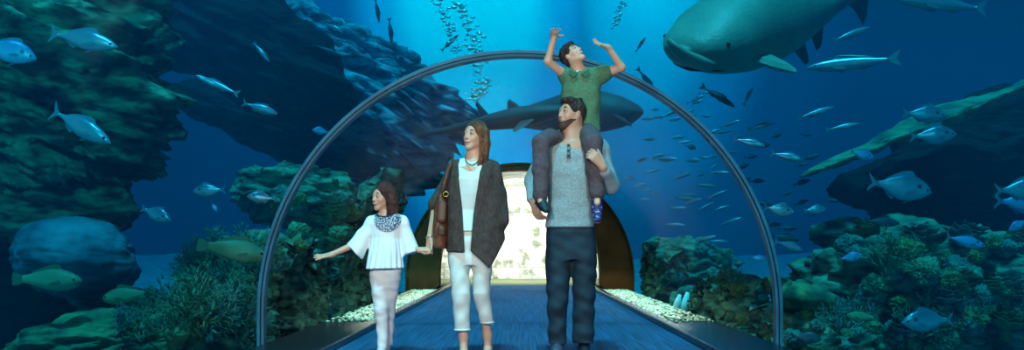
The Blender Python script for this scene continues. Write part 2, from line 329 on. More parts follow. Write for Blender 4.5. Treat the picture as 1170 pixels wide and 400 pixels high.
ROCKS = [
 dict(name='rock_outcrop', m=ROCKD, px=-10, py=330, Y=10.6, rx=1.1, ry=.8, rz=1.3, tilt=0, amp=.3, fr=1, seed=22, label='dark rock face behind the domed blue boulder at the left edge', cat='rock'),  # added mass, put in to darken the lower left corner
 # big left wall of rock and what lies under it
 dict(name='rock_outcrop', m=ROCKG, px=5, py=88, Y=9.6, rx=1.62, ry=1.2, rz=1.75, tilt=26, amp=.30, fr=.8, strata=(.7,1,2.6), seed=1, yaw=-10, fine=.5, sub=7, label='huge ribbed green rock outcrop filling the upper left water', cat='rock'),
 dict(name='rock_outcrop', m=ROCKG, px=20, py=225, Y=9.9, rx=1.35, ry=.9, rz=.42, tilt=10, amp=.34, fr=1.1, seed=2, fine=.4, label='ragged low shelf at the foot of the huge ribbed rock', cat='rock'),
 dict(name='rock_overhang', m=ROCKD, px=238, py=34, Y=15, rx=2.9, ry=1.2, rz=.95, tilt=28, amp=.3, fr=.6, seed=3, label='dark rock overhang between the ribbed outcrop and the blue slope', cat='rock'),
 dict(name='rock_slope', m=ROCKB, px=375, py=75, Y=19.5, rx=3.6, ry=1.4, rz=1.15, tilt=27, amp=.34, fr=.7, strata=(.6,1,3.4), seed=4, fine=.5, label='long blue rock slope running down behind the arch top left', cat='rock'),
 dict(name='rock_slope', m=ROCKB, px=430, py=182, Y=20.5, rx=2.5, ry=1.2, rz=.55, tilt=16, amp=.4, fr=.8, strata=(.6,1,3.0), seed=5, fine=.5, label='lower blue rock ledge behind the woman and girl', cat='rock'),
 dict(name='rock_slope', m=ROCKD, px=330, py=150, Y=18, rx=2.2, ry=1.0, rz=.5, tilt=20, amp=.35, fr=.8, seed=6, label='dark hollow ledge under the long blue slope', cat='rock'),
 dict(name='boulder', m=ROCKG, px=335, py=222, Y=13.5, rx=.85, ry=.8, rz=.5, tilt=6, amp=.35, fr=1.4, seed=7, fine=.5, label='knobbly green boulder topping the reef beside the left arch leg', cat='boulder'),
 dict(name='boulder', m=rockmat('mound_blue', (18,62,84), (52,110,130), 2, .5, (1,1,1)), px=88, py=296, Y=8.6, rx=.60, ry=.5, rz=.41, tilt=4, amp=.14, fr=1.2, seed=8, fine=.3, label='smooth domed blue boulder low on the far left', cat='boulder'),
 dict(name='boulder', m=ROCKM, px=120, py=392, Y=8.2, rx=.92, ry=.6, rz=.28, tilt=-8, amp=.24, fr=1.5, seed=9, fine=.4, label='flat mossy boulder at the bottom left corner', cat='boulder'),
 dict(name='boulder', m=ROCKG, px=140, py=345, Y=9.4, rx=.55, ry=.4, rz=.16, tilt=-4, amp=.3, fr=2, seed=10, fine=.5, sub=5, label='small jagged rock between the domed boulder and the mossy one', cat='boulder'),
 dict(name='reef_bank', m=ROCKG, px=345, py=372, Y=10.8, rx=1.35, ry=1.5, rz=1.0, tilt=0, amp=.28, fr=1.3, seed=11, fine=.5, label='coral covered reef bank behind the left arch leg', cat='reef'),
 dict(name='reef_bank', m=ROCKG, px=432, py=305, Y=15.2, rx=1.2, ry=2.4, rz=1.2, tilt=0, amp=.28, fr=1.0, seed=12, fine=.5, yaw=0, label='tall green reef bank behind the girl', cat='reef'),
 # right side
 dict(name='boulder', m=ROCKG, px=782, py=362, Y=15.6, rx=.36, ry=.35, rz=.5, amp=.25, fr=2, seed=24, fine=.4, sub=5, label='small upright rock carrying the pale tube sponges', cat='boulder'),
 dict(name='reef_bank', m=ROCKG, px=800, py=376, Y=12.2, rx=.8, ry=1.5, rz=.72, tilt=0, amp=.3, fr=1.4, seed=13, fine=.5, label='low reef mound beyond the glass right of the man', cat='reef'),
 dict(name='reef_bank', m=ROCKG, px=770, py=318, Y=18, rx=1.3, ry=1.4, rz=.6, tilt=0, amp=.35, fr=1.1, seed=14, fine=.5, label='distant low reef seen through the right of the arch', cat='reef'),
 dict(name='boulder', m=ROCKM, px=905, py=338, Y=9.3, rx=.56, ry=.35, rz=.17, tilt=12, amp=.12, fr=1.4, seed=15, fine=.2, sub=5, label='long smooth green boulder lying behind the right arch leg', cat='boulder'),
 dict(name='reef_bank', m=ROCKG, px=900, py=402, Y=9.6, rx=.9, ry=.9, rz=.42, tilt=0, amp=.3, fr=1.8, seed=16, fine=.5, label='lumpy reef foot under the long smooth boulder', cat='reef'),
 dict(name='reef_bank', m=ROCKG, px=1075, py=348, Y=10.2, rx=1.75, ry=1.2, rz=.82, tilt=4, amp=.24, fr=1.5, seed=17, fine=.5, label='broad green reef filling the lower right corner', cat='reef'),
 dict(name='boulder', m=ROCKG, px=968, py=268, Y=11.4, rx=.4, ry=.4, rz=.2, tilt=0, amp=.3, fr=2, seed=18, fine=.5, sub=5, label='small green boulder crest left of the broad reef', cat='boulder'),
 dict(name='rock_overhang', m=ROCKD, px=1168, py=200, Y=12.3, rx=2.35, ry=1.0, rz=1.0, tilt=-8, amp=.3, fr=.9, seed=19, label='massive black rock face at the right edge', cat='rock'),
 dict(name='rock_ledge', m=rockmat('ledge_green', (30,92,84), (86,150,120), 2.5, .8, (1,1,3), (0,-.4,0)), px=1062, py=142, Y=10.9, rx=1.75, ry=.42, rz=.10, tilt=-22, amp=.25, fr=1.2, seed=20, fine=.5, label='slanting green ledge rising to the right above the black rock', cat='rock'),
]
for d in ROCKS: rock(**d)

# corals ------------------------------------------------------------
def staghorn(seed, n=9, depth=4, L0=.17, r0=.02, spread=.75):
    g = random.Random(seed); V = []; Fc = []
    def grow(p, d, l, r, k):
        q = p + d*l; mid = p + d*l*.5 + Vector((g.uniform(-1,1),g.uniform(-1,1),g.uniform(-1,1)))*l*.08
        tube_data([p, mid, q], [r, r*.85, r*.68 if k else r*.25], 5, V, Fc)
        if k:
            for _ in range(g.choice((2,2,3))):
                nd = (d + Vector((g.uniform(-1,1),g.uniform(-1,1),g.uniform(-.5,1)))*spread).normalized()
                grow(q, nd, l*g.uniform(.68,.92), r*.7, k-1)
    for _ in range(n):
        a_ = g.uniform(0, 2*PI); d = Vector((math.cos(a_)*g.uniform(.2,1), math.sin(a_)*g.uniform(.2,1), g.uniform(.5,1.2))).normalized()
        grow(Vector((g.uniform(-.06,.06),g.uniform(-.06,.06),-.06)), d, L0*g.uniform(.8,1.2), r0, depth)
    me = bpy.data.meshes.new('staghorn_coral'); me.from_pydata(V, [], Fc); me.update()
    me.polygons.foreach_set('use_smooth', [True]*len(me.polygons)); return me
def knob(seed, sub=5, fr=9, amp=.2):
    bm = bmesh.new(); bmesh.ops.create_icosphere(bm, subdivisions=sub, radius=.2); S = Vector((seed*3.3,seed,0))
    for v in bm.verts:
        d = noise.voronoi(v.co*fr*4+S)[0][0]; e = noise.fractal(v.co*5+S,1,2,3)
        v.co *= 1+amp*(1-d*2.2)+e*.35
        v.co.z *= .8
    me = bpy.data.meshes.new('cauliflower_coral'); bm.to_mesh(me); bm.free()
    me.polygons.foreach_set('use_smooth', [True]*len(me.polygons)); return me
def plate(seed):
    g = random.Random(seed); V = []; Fc = []; nr, ns = 8, 40
    for l in range(3):
        b0 = len(V); R0 = .22*(1-l*.2); ox, oy = g.uniform(-.06,.06), g.uniform(-.06,.06)
        for side in (0,1):
            for i in range(nr+1):
                for k in range(ns):
                    a_ = 2*PI*k/ns; rr = R0*i/nr*(1+.18*math.sin(3*a_+l+seed)+.1*math.sin(7*a_))
                    V.append((ox+rr*math.cos(a_), oy+rr*math.sin(a_), l*.07+ .35*rr*i/nr + .012*math.sin(9*a_)*i/nr - side*(.018*(1-i/nr)+.006)))
        q = (nr+1)*ns
        for i in range(nr):
            for k in range(ns):
                k2 = (k+1)%ns; A = b0+i*ns
                Fc.append((A+k, A+k2, A+ns+k2, A+ns+k)); Fc.append((A+q+k, A+q+ns+k, A+q+ns+k2, A+q+k2))
        A = b0+nr*ns
        for k in range(ns): k2 = (k+1)%ns; Fc.append((A+k, A+k2, A+q+k2, A+q+k))
    tube_data([(0,0,-.15),(0,0,.16)], [.07,.04], 8, V, Fc)
    me = bpy.data.meshes.new('plate_coral'); me.from_pydata(V, [], Fc); me.update(); me.polygons.foreach_set('use_smooth', [True]*len(me.polygons)); return me
CM = [mat('coral_green', (46,98,78), .75, 0, (96,150,112), 12, .5, 60), mat('coral_teal', (36,92,92), .75, 0, (84,144,134), 10, .5, 60),
      mat('coral_olive', (66,92,46), .75, 0, (112,132,76), 10, .5, 60)]
SH = []; KN = []; PL = []
for i in range(3):
    a_ = staghorn(20+i, 8, 4); a_.materials.append(CM[i % 2]); SH.append(a_)
    b_ = knob(i+1, 5, 7+2*i, .22); b_.materials.append(CM[(i+2) % 3]); KN.append(b_)
    c_ = plate(i+3); c_.materials.append(CM[(i+1) % 3]); PL.append(c_)
# corals sit on whatever rock lies below the point: ray down on the built rocks
bpy.context.view_layer.update()
from mathutils.bvhtree import BVHTree
solids = [o for o in C.objects if o.type == 'MESH' and (o.name.startswith(('rock','boulder','reef','ground')))]
BV = [(o.matrix_world.translation.copy(), BVHTree.FromObject(o, bpy.context.evaluated_depsgraph_get())) for o in solids]
def drop(x, y, z0=3.0, only=None):
    best = None
    for t, b_ in BV:
        h = b_.ray_cast(Vector((x,y,z0))-t, Vector((0,0,-1)))
        if h[0] is not None:
            z = h[0].z+t.z
            if best is None or z > best: best = z
    return best
def front(px, py, far=40):
    """first reef surface met along the sight line, as a point"""
    o = Vector((0,0,CH)); d = (at(px,py,1)-o).normalized(); best = None
    for t, b_ in BV:
        h = b_.ray_cast(o-t, d)
        if h[0] is not None and (best is None or h[3] < best[0]): best = (h[3], h[0]+t, h[1])
    return best
def put(me, name, p, s, rz, label, cat, group, tiltx=0, tilty=0):
    o = bpy.data.objects.new(name, me); C.objects.link(o); o.location = p; o.scale = (s,s,s); o.rotation_euler = (tiltx, tilty, rz)
    return tag(o, label, cat, group)
g = random.Random(5)
def outside(p, rad):
    if p.y > 18.3: return False
    d = math.hypot(p.x, p.z-AZ) if p.z > AZ else abs(p.x)
    return p.y > 19.9 or d > KR+rad
def scatter(meshes, name, box_, n, smin, smax, rad, label, cat, group, maxY=22, lift=.0):
    k = 0
    for _ in range(n*6):
        if k >= n: break
        px, py = g.uniform(box_[0], box_[2]), g.uniform(box_[1], box_[3])
        h = front(px, py)
        if not h or h[1].y > maxY or h[2].z < -.2: continue
        s = g.uniform(smin, smax); p = h[1]+h[2]*lift
        if not outside(p, rad*s): continue
        put(g.choice(meshes), name, p, s, g.uniform(0,6.28), label, cat, group, g.uniform(-.25,.25), g.uniform(-.25,.25)); k += 1
scatter(SH, 'staghorn_coral', (225,300,430,398), 34, .55, 1.0, .3, 'branching green staghorn coral in the thicket by the left arch leg', 'coral', 'staghorn thicket on the left reef bank')
scatter(SH, 'staghorn_coral', (130,355,240,398), 5, .35, .6, .3, 'small staghorn coral on the mossy bottom left boulder', 'coral', 'staghorn corals on the mossy boulder')
scatter(KN, 'cauliflower_coral', (320,210,500,300), 22, .4, .9, .25, 'knobbly round coral on the reef banks behind the girl', 'coral', 'round corals on the left reef')
scatter(PL, 'plate_coral', (320,230,480,320), 9, .6, 1.1, .3, 'layered plate coral on the reef bank behind the girl', 'coral', 'plate corals on the left reef')
scatter(KN, 'cauliflower_coral', (720,285,850,398), 26, .35, .8, .25, 'knobbly coral on the low mound right of the man', 'coral', 'round corals on the right mound')
scatter(SH, 'staghorn_coral', (730,300,850,395), 8, .4, .7, .3, 'staghorn coral on the low mound right of the man', 'coral', 'staghorn corals on the right mound')
scatter(KN, 'cauliflower_coral', (850,360,990,398), 16, .3, .6, .25, 'knobbly coral on the reef foot under the long boulder', 'coral', 'round corals by the right arch leg')
scatter(KN, 'cauliflower_coral', (960,270,1170,398), 46, .3, .85, .25, 'knobbly coral covering the broad lower right reef', 'coral', 'round corals on the broad right reef')
scatter(PL, 'plate_coral', (960,265,1170,390), 14, .5, 1.0, .3, 'layered plate coral on the broad lower right reef', 'coral', 'plate corals on the broad right reef')
scatter(SH, 'staghorn_coral', (960,290,1170,395), 10, .4, .8, .3, 'staghorn coral on the broad lower right reef', 'coral', 'staghorn corals on the broad right reef')
# pale tube sponges on the right mound
spm = mat('pale_sponge', (236,250,244), .6, 0, (190,235,228), 12, .3, 50)
for px, py, s, lb in ((772,352,1,'pale leaning tube sponge, the thinner of the white pair'), (781,352,1.15,'pale leaning tube sponge, the thicker of the white pair')):
    p = at(px, 353, 14.9); q = 1.45
    V, f_ = tube_data([p+Vector((-.02,0,-.12)), p+Vector((.02,0,.07))*q, p+Vector((.05,0,.17*s))*q], [.045*s*q,.04*s*q,.018*s*q], 10)
    tag(pymesh('tube_sponge', V, f_, spm), lb, 'sponge')

# pebbles between kerb and glass, a strip on each side
pbm = mat('wet_pale_pebbles', (225,235,200), .18, 0, (70,110,70), 9, 0, spec=.8)
for s, nm in ((-1,'left'),(1,'right')):
    g = random.Random(9+s); V = []; Fc = []
    ico = bmesh.new(); bmesh.ops.create_icosphere(ico, subdivisions=1, radius=1); iv = [v.co.copy() for v in ico.verts]; ifc = [[v.index for v in f.verts] for f in ico.faces]; ico.free()
    for _ in range(2600):
        x = s*g.uniform(1.5, 2.28); y = 10.2+8.5*g.random()**.8; r = g.uniform(.014,.036); b0 = len(V); a_ = g.uniform(0,3)
        for q in iv: V.append((x+(q.x*math.cos(a_)-q.y*math.sin(a_)*.7)*r, y+(q.x*math.sin(a_)+q.y*math.cos(a_)*.7)*r, -.085+q.z*r*.6+g.uniform(-.004,.004)))
        Fc += [tuple(b0+i for i in f_) for f_ in ifc]
    tag(pymesh('pebbles', V, Fc, pbm), 'wet pale pebbles in the gutter along the %s glass' % nm, 'pebbles', kind='stuff')
for s in (-1,1):
    o = lamp('added_pebble_light', 'AREA', (s*1.95,14.5,.35), (s*1.95,14.5,-1), 30, (.85,1,.8), .3); o.data.shape = 'RECTANGLE'; o.data.size = .25; o.data.size_y = 8  # added area light that brightens the pebbles, no lamp fitted there
# ================================================================== fish
def interp(xs, ys, x):
    return float(np.interp(x, xs, ys))
def fish_mesh(kind, bend=0.0, m=None):
    P = {
     'bream': dict(x=[0,.02,.08,.18,.32,.48,.64,.78,.86], t=[0,.035,.10,.17,.215,.20,.13,.055,.04], b=[0,.03,.075,.13,.18,.19,.13,.05,.038], w=[0,.025,.05,.07,.078,.07,.045,.02,.012]),
     'jack':  dict(x=[0,.02,.08,.18,.32,.48,.64,.78,.88], t=[0,.025,.06,.10,.13,.125,.085,.035,.018], b=[0,.02,.05,.085,.115,.12,.08,.03,.018], w=[0,.02,.04,.056,.065,.06,.04,.018,.01]),
     'slim':  dict(x=[0,.02,.08,.18,.32,.48,.64,.78,.88], t=[0,.016,.04,.062,.078,.075,.055,.028,.014], b=[0,.016,.035,.058,.07,.07,.05,.026,.014], w=[0,.015,.03,.042,.048,.045,.03,.016,.009]),
     'grouper': dict(x=[0,.02,.08,.18,.32,.48,.64,.78,.86], t=[0,.04,.09,.14,.17,.165,.12,.07,.06], b=[0,.05,.10,.14,.16,.15,.11,.065,.055], w=[0,.04,.075,.095,.1,.085,.06,.03,.02]),
    }[kind]
    n, s = 30, 16; V = []; Fc = []; xl = P['x'][-1]
    bz = lambda x: bend*math.sin((x-.35)*2.6)*max(0, x-.2)
    for i in range(n+1):
        x = xl*(i/n)**1.25 if i < n else xl
        t, b, w = (interp(P['x'], P[k], x)+.0015 for k in ('t','b','w'))
        for k in range(s):
            a = 2*PI*k/s; z = math.sin(a); V.append((.5-x, math.cos(a)*w + bz(x), z*(t if z > 0 else b)))
    for i in range(n):
        for k in range(s):
            k2 = (k+1) % s; Fc.append((i*s+k, i*s+k2, (i+1)*s+k2, (i+1)*s+k))
    Fc.append(tuple(range(s))); Fc.append(tuple(n*s+k for k in reversed(range(s))))
    def me(nm, V, Fc, mm):
        q = bpy.data.meshes.new(nm); q.from_pydata(V, [], Fc); q.update(); q.polygons.foreach_set('use_smooth', [True]*len(q.polygons)); q.materials.append(mm); return q
    body = me('body', V, Fc, m[0])
    def slab(nm, out, th=.004, mm=None, off=None):   # out: list of (x,z) outline in body coordinates
        V = []; k = len(out)
        for sgn in (1,-1):
            for x, z in out: V.append((.5-x, bz(x)+sgn*th*.5+(off or 0), z))
        Fc = [tuple(range(k)), tuple(reversed(range(k, 2*k)))]+[(i, i+k, (i+1)%k+k, (i+1)%k) for i in range(k)]
        q = me(nm, V, Fc, mm or m[1]); q.polygons.foreach_set('use_smooth', [False]*len(q.polygons)); return q
    T = lambda x: interp(P['x'], P['t'], x); Bm = lambda x: -interp(P['x'], P['b'], x)
    h = {'bream':.15,'jack':.15,'slim':.10,'grouper':.11}[kind]
    if kind == 'grouper': tail = [(.84,.05),(.92,.09),(1,.10),(1.01,0),(1,-.10),(.92,-.09),(.84,-.05)]
    else: tail = [(xl-.02,.018),(xl+.05,.06),(1.0,h),(.985,h*.55),(xl+.07,0),(.985,-h*.5),(1.0,-h*.95),(xl+.05,-.055),(xl-.02,-.018)]
    dh = {'bream':.06,'jack':.05,'slim':.035,'grouper':.07}[kind]
    xs = [.27,.33,.42,.52,.62,.70]
    dors = [(x, T(x)-.012) for x in xs]+[(.73,T(.72)+dh*.25),(.62,T(.62)+dh*.6),(.5,T(.5)+dh*.8),(.4,T(.4)+dh),(.33,T(.33)+dh*.9)]
    anal = [(x, Bm(x)+.012) for x in (.55,.62,.70)]+[(.73,Bm(.72)-dh*.2),(.66,Bm(.66)-dh*.6),(.6,Bm(.6)-dh*.9)]
    pect = [(.26,-.02),(.30,.0),(.40,-.035),(.44,-.06),(.38,-.065),(.30,-.05)]
    pelv = [(.30,Bm(.3)+.015),(.35,Bm(.35)+.015),(.43,Bm(.4)-dh*.8),(.38,Bm(.36)-dh*.7)]
    parts = [('tail_fin', slab('tail_fin', tail), ()), ('dorsal_fin', slab('dorsal_fin', dors), ()), ('anal_fin', slab('anal_fin', anal), ()), ('pelvic_fin', slab('pelvic_fin', pelv), ())]
    ew = interp(P['x'], P['w'], .1)
    for sg in (1,-1):
        parts.append(('pectoral_fin', slab('pectoral_fin', pect, .004, None, sg*(interp(P['x'],P['w'],.35)+.004)), ()))
        bm = bmesh.new(); bmesh.ops.create_uvsphere(bm, u_segments=10, v_segments=6, radius=.02 if kind != 'slim' else .013)
        bmesh.ops.transform(bm, matrix=Matrix.Translation((.5-.09, sg*(ew-.004)+bz(.1), .022 if kind != 'slim' else .01))@Matrix.Diagonal((1,.6,1,1)), verts=bm.verts)
        q = bpy.data.meshes.new('eye'); bm.to_mesh(q); bm.free(); q.materials.append(EYE); parts.append(('eye', q, ()))
    return body, parts
EYE = mat('fish_eye', (6,8,12), .1)
def fishmat(name, back, belly, z0, z1, spot=None, rough=.3, metal=.35):
    m = bpy.data.materials.new(name); m.use_nodes = True; nt = m.node_tree; b = nt.nodes['Principled BSDF']
    b.inputs['Roughness'].default_value = rough; b.inputs['Metallic'].default_value = metal
    tc = nt.nodes.new('ShaderNodeTexCoord'); s = nt.nodes.new('ShaderNodeSeparateXYZ'); nt.links.new(tc.outputs['Object'], s.inputs[0])
    mr = nt.nodes.new('ShaderNodeMapRange'); mr.inputs[1].default_value = z0; mr.inputs[2].default_value = z1; nt.links.new(s.outputs[2], mr.inputs[0])
    nz = nt.nodes.new('ShaderNodeTexNoise'); nz.inputs['Scale'].default_value = 14; nt.links.new(tc.outputs['Object'], nz.inputs[0])
    ad = nt.nodes.new('ShaderNodeMath'); ad.operation = 'MULTIPLY_ADD'; ad.inputs[1].default_value = .35; nt.links.new(nz.outputs[0], ad.inputs[0]); 
    sb = nt.nodes.new('ShaderNodeMath'); sb.operation = 'SUBTRACT'; sb.inputs[1].default_value = .17; nt.links.new(mr.outputs[0], sb.inputs[0]); nt.links.new(sb.outputs[0], ad.inputs[2])
    r = nt.nodes.new('ShaderNodeValToRGB'); r.color_ramp.elements[0].color = lin(belly); r.color_ramp.elements[1].color = lin(back); nt.links.new(ad.outputs[0], r.inputs[0])
    col = r.outputs[0]
    if spot:     # dark gill mark: a disc in the body's own x, z
        vd = nt.nodes.new('ShaderNodeVectorMath'); vd.operation = 'DISTANCE'; cx = nt.nodes.new('ShaderNodeCombineXYZ'); nt.links.new(s.outputs[0], cx.inputs[0]); nt.links.new(s.outputs[2], cx.inputs[2]); nt.links.new(cx.outputs[0], vd.inputs[0]); vd.inputs[1].default_value = (.27,0,.05)
        r2 = nt.nodes.new('ShaderNodeValToRGB'); r2.color_ramp.elements[0].position = .02; r2.color_ramp.elements[0].color = (0,0,0,1); r2.color_ramp.elements[1].position = .05; r2.color_ramp.elements[1].color = (1,1,1,1); nt.links.new(vd.outputs['Value'], r2.inputs[0])
        mx = nt.nodes.new('ShaderNodeMix'); mx.data_type = 'RGBA'; nt.links.new(r2.outputs[0], mx.inputs[0]); mx.inputs[6].default_value = lin((34,56,76)); nt.links.new(col, mx.inputs[7]); col = mx.outputs[2]
    nt.links.new(col, b.inputs['Base Color']); return m
SIL = fishmat('silver_bream', (48,92,120), (126,164,184), -.05, .16, True); FIN = mat('fin_grey', (70,112,134), .5)
JCK = fishmat('silver_jack', (64,112,140), (124,164,184), -.03, .1); SLM = fishmat('silver_slim', (66,116,144), (118,156,176), -.02, .06)
DKF = fishmat('dark_fish', (18,44,62), (40,84,104), -.05, .1, None, .5, 0); FDK = mat('fin_dark', (16,40,56), .6)
GRP = fishmat('green_grouper', (60,96,70), (120,160,120), -.08, .12, None, .6, 0); FGR = mat('fin_green', (50,90,70), .6)
BLU = fishmat('blue_bream', (40,110,170), (110,180,220), -.08, .14, True, .4, .1)
KINDS = {}
def kindof(k, bend=0):
    key = (k, bend)
    if key not in KINDS:
        sh, mm = {'bream':('bream',(SIL,FIN)),'jack':('jack',(JCK,FIN)),'slim':('slim',(SLM,FIN)),'dslim':('slim',(DKF,FDK)),'djack':('jack',(DKF,FDK)),'dbream':('bream',(DKF,FDK)),
                  'grouper':('grouper',(GRP,FGR)),'blue':('bream',(BLU,FIN)),'bluejack':('jack',(BLU,FIN))}[k]
        KINDS[key] = fish_mesh(sh, bend, mm)
    return KINDS[key]
NAMES = {'bream':'sea_bream','blue':'sea_bream','dbream':'sea_bream','jack':'trevally','bluejack':'trevally','djack':'trevally','slim':'slender_fish','dslim':'slender_fish','grouper':'grouper'}
CATS = {'sea_bream':'fish','trevally':'fish','slender_fish':'fish','grouper':'fish'}
def clear_y(px, py, Y, rad):
    for _ in range(200):
        p = at(px, py, Y)
        d = math.hypot(p.x, p.z-AZ) if p.z > AZ else abs(p.x)
        if Y > 19.9 and (abs(p.x) > 3 or p.z > 3.3): return Y
        if Y <= 19.9 and d > KR+rad: return Y
        Y += .25
    return Y
def fish(k, px, py, Y, lpx, deg, label, group=None, away=12, bend=0, parts=True, left=False):
    """deg: climb of the head above level; left: head points to photo left"""
    L_ = lpx*Y/F; Y2 = clear_y(px, py, Y, L_*.22+.05); L_ = lpx*Y2/F/max(.5, math.cos(math.radians(away)))
    body, pr = kindof(k, bend); nm = NAMES[k]
    o = bpy.data.objects.new(nm, body); C.objects.link(o); o.location = at(px, py, Y2); o.scale = (L_,)*3
    yaw = math.radians(180-away if left else away)
    o.rotation_euler = (Matrix.Rotation(yaw, 3, 'Z') @ Matrix.Rotation(-math.radians(deg), 3, 'Y')).to_euler()
    tag(o, label, 'fish', group)
    if parts:
        for n_, me, _ in pr:
            c = bpy.data.objects.new(n_, me); C.objects.link(c); c.parent = o
    return o
FL = [
 ('jack',93,45,7.4,88,-13,'slender silver fish crossing the upper part of the big ribbed rock',False,.12),
 ('jack',90,144,7.5,88,-27,'slender silver fish diving across the middle of the ribbed rock',False,.10),
 ('blue',8,58,8.0,66,-16,'dim blue round fish at the upper left picture edge',False,0),
 ('bream',178,245,8.2,40,-22,'bright silver bream just off the ribbed rock edge',False,0),
 ('bream',239,218,8.6,38,-3,'silver bream with dark cheek, left of the pair in open water',True,0),
 ('blue',245,237,9.5,12,-60,'tiny fish under the cheek-marked silver bream',False,0),
 ('bream',299,226,8.8,32,4,'silver bream closest to the left arch leg, facing left',True,0),
 ('jack',297,124,9,42,-18,'silver trevally nosing down under the dark overhang',False,0),
 ('slim',249,98,9,52,24,'thin curving fish behind the nose-down trevally',True,.25),
 ('slim',298,59,10,32,-50,'thin fish diving steeply over the blue slope',False,.2),
 ('jack',381,32,12,27,-30,'small bright fish alone in the water above the blue slope',False,0),
 ('dslim',431,12,14,28,-80,'dark slender fish hanging head down at the top edge',False,0),
 ('dslim',446,35,14,30,-84,'second dark slender fish hanging head down, the lower one',False,0),
 ('dslim',375,58,13,36,-20,'dim slender fish over the blue rock slope',False,0),
 ('blue',367,150,13,20,8,'small blue fish in the hollow beside the arch ring',True,0),
 ('dbream',474,81,14,36,8,'dark fish silhouette just outside the arch top left',False,0),
 ('dslim',514,49,15,28,45,'dark thin fish rising beside the bubble column',False,0),
 ('grouper',266,286,8.9,74,-10,'large green grouper over the staghorn thicket',False,0),
 ('grouper',54,320,7.6,76,-2,'pale green fish resting in front of the domed boulder',False,0),
 ('grouper',146,338,8.3,58,-6,'dim fish above the flat mossy boulder',True,0),
 ('blue',400,270,10,15,-60,'small bright blue fish behind the girl’s sleeve',False,0),
 ('blue',352,282,10.5,13,10,'tiny blue fish above the staghorn thicket near the girl’s hand',True,0),
 ('dslim',739,92,13,36,-50,'dark slender fish diving beside the arch ring',False,0),
 ('dslim',709,136,13.5,32,-32,'dark slender fish inside the arch near the man’s shoulder',False,0),
 ('dslim',732,51,15,20,55,'faint thin fish in the bright water right of the boy',False,0),
 ('dslim',820,110,11,46,-34,'dark slender fish under the big shark’s belly',False,0),
 ('dbream',789,168,12,13,-20,'small dark round fish touching the arch ring inside edge',False,0),
 ('slim',974,73,8.6,98,-3,'large bright-backed slender fish in the upper right water',True,.12),
 ('slim',1077,5,8.6,110,3,'large bright cyan fish cut by the top right edge',True,0),
 ('slim',973,39,10,48,20,'faint thin fish above the large bright-backed one',False,0),
 ('slim',855,110,11,24,62,'thin pale fish standing nearly upright below the shark',False,0),
 ('slim',932,129,10,44,17,'dim slender fish climbing under the large bright-backed one',False,0),
 ('slim',870,144,10,34,14,'slender fish above the row of trevallies',False,0),
 ('jack',856,163,9.6,36,-15,'silver trevally leading the row right of the arch',False,0),
 ('jack',899,179,9.2,36,-14,'bright silver trevally with clear cheek, end of the row',False,0),
 ('slim',963,145,10,38,10,'slender fish over the start of the slanting ledge',False,0),
 ('blue',985,177,9.8,30,-14,'dark blue bream under the slanting ledge',False,0),
 ('bream',1056,131,9.4,50,-4,'silver bream above its twin at the black rock',False,0),
 ('bream',1066,155,9.2,52,2,'silver bream right below the other one at the black rock',False,0),
 ('bream',1028,214,8.4,76,-9,'largest silver bream, in front of the black rock',False,0),
 ('bream',1168,217,8.4,64,2,'upper bream of the two leaving at the right edge',False,0),
 ('blue',1170,232,8.8,66,-4,'lower bream of the two leaving at the right edge',False,0),
 ('djack',1008,254,9.6,44,-3,'dim trevally below the largest silver bream',False,0),
 ('bluejack',1103,276,8.8,50,-13,'bright blue fish gliding over the broad right reef',False,0),
 ('bream',1060,367,8.4,62,-3,'big shaded bream low in front of the broad reef',True,0),
 ('bream',890,240,8.8,36,-10,'silver bream just right of the arch ring, left of two',False,0),
 ('bream',931,240,9,26,4,'small silver bream, right one of two beside the arch',False,0),
 ('jack',901,281,9.2,36,-16,'silver trevally under the two small bream beside the arch',False,0),
 ('djack',897,272,10,34,-8,'dark fish just above the trevally by the right arch leg',False,0),
 ('blue',972,294,9.2,27,10,'blue bream above the small green boulder crest',False,0),
 ('grouper',985,362,8.6,32,4,'small green fish low by the broad reef',True,0),
 ('dbream',921,386,8.6,34,-6,'dark fish among the corals at the bottom edge',False,0),
 ('blue',1164,257,9,26,-30,'round blue fish cut by the right edge below the two bream',True,0),
 ('blue',866,295,9.6,16,-5,'small fish against the right arch leg',False,0),
]
for k, px, py, Y, l, dg, lb, left, bend in FL: fish(k, px, py, Y, l, dg, lb.replace('’', "'"), None, R.uniform(-14,18), bend, True, left)
# schools: small fish, all of a school alike
g = random.Random(31)
def school(n, cx, cy, rx, ry, Y, l, deg, label, group, k='slim', left=False, ex=()):
    c = 0; pts = []
    while c < n:
        a = g.uniform(0,2*PI); r = math.sqrt(g.random()); px, py = cx+rx*r*math.cos(a), cy+ry*r*math.sin(a)
        if any((px-a_)**2+(py-b_)**2 < 64 for a_, b_ in pts): continue
        pts.append((px,py)); c += 1
        fish(k, px, py, Y+g.uniform(-1,2.5), l*g.uniform(.7,1.25), deg+g.uniform(-16,16), label, group, g.uniform(-25,25), 0, l > 15, left)
school(26, 800, 195, 62, 90, 13, 22, 10, 'small silver fish in the loose school right of the man', 'school beyond the right side of the arch')
school(24, 765, 170, 55, 70, 16, 15, 8, 'tiny silver fish in the far school behind the man', 'far school inside the arch', 'jack')
school(18, 900, 205, 60, 60, 12, 18, 5, 'small dim fish scattered outside the right arch ring', 'dim fish outside the right arch', 'djack')
school(26, 466, 125, 26, 44, 17, 17, -42, 'small silver fish streaming down the blue slope', 'school on the blue slope', 'slim')
school(12, 440, 150, 40, 40, 18, 13, -30, 'tiny fish low on the blue slope', 'tiny fish on the blue slope', 'jack')

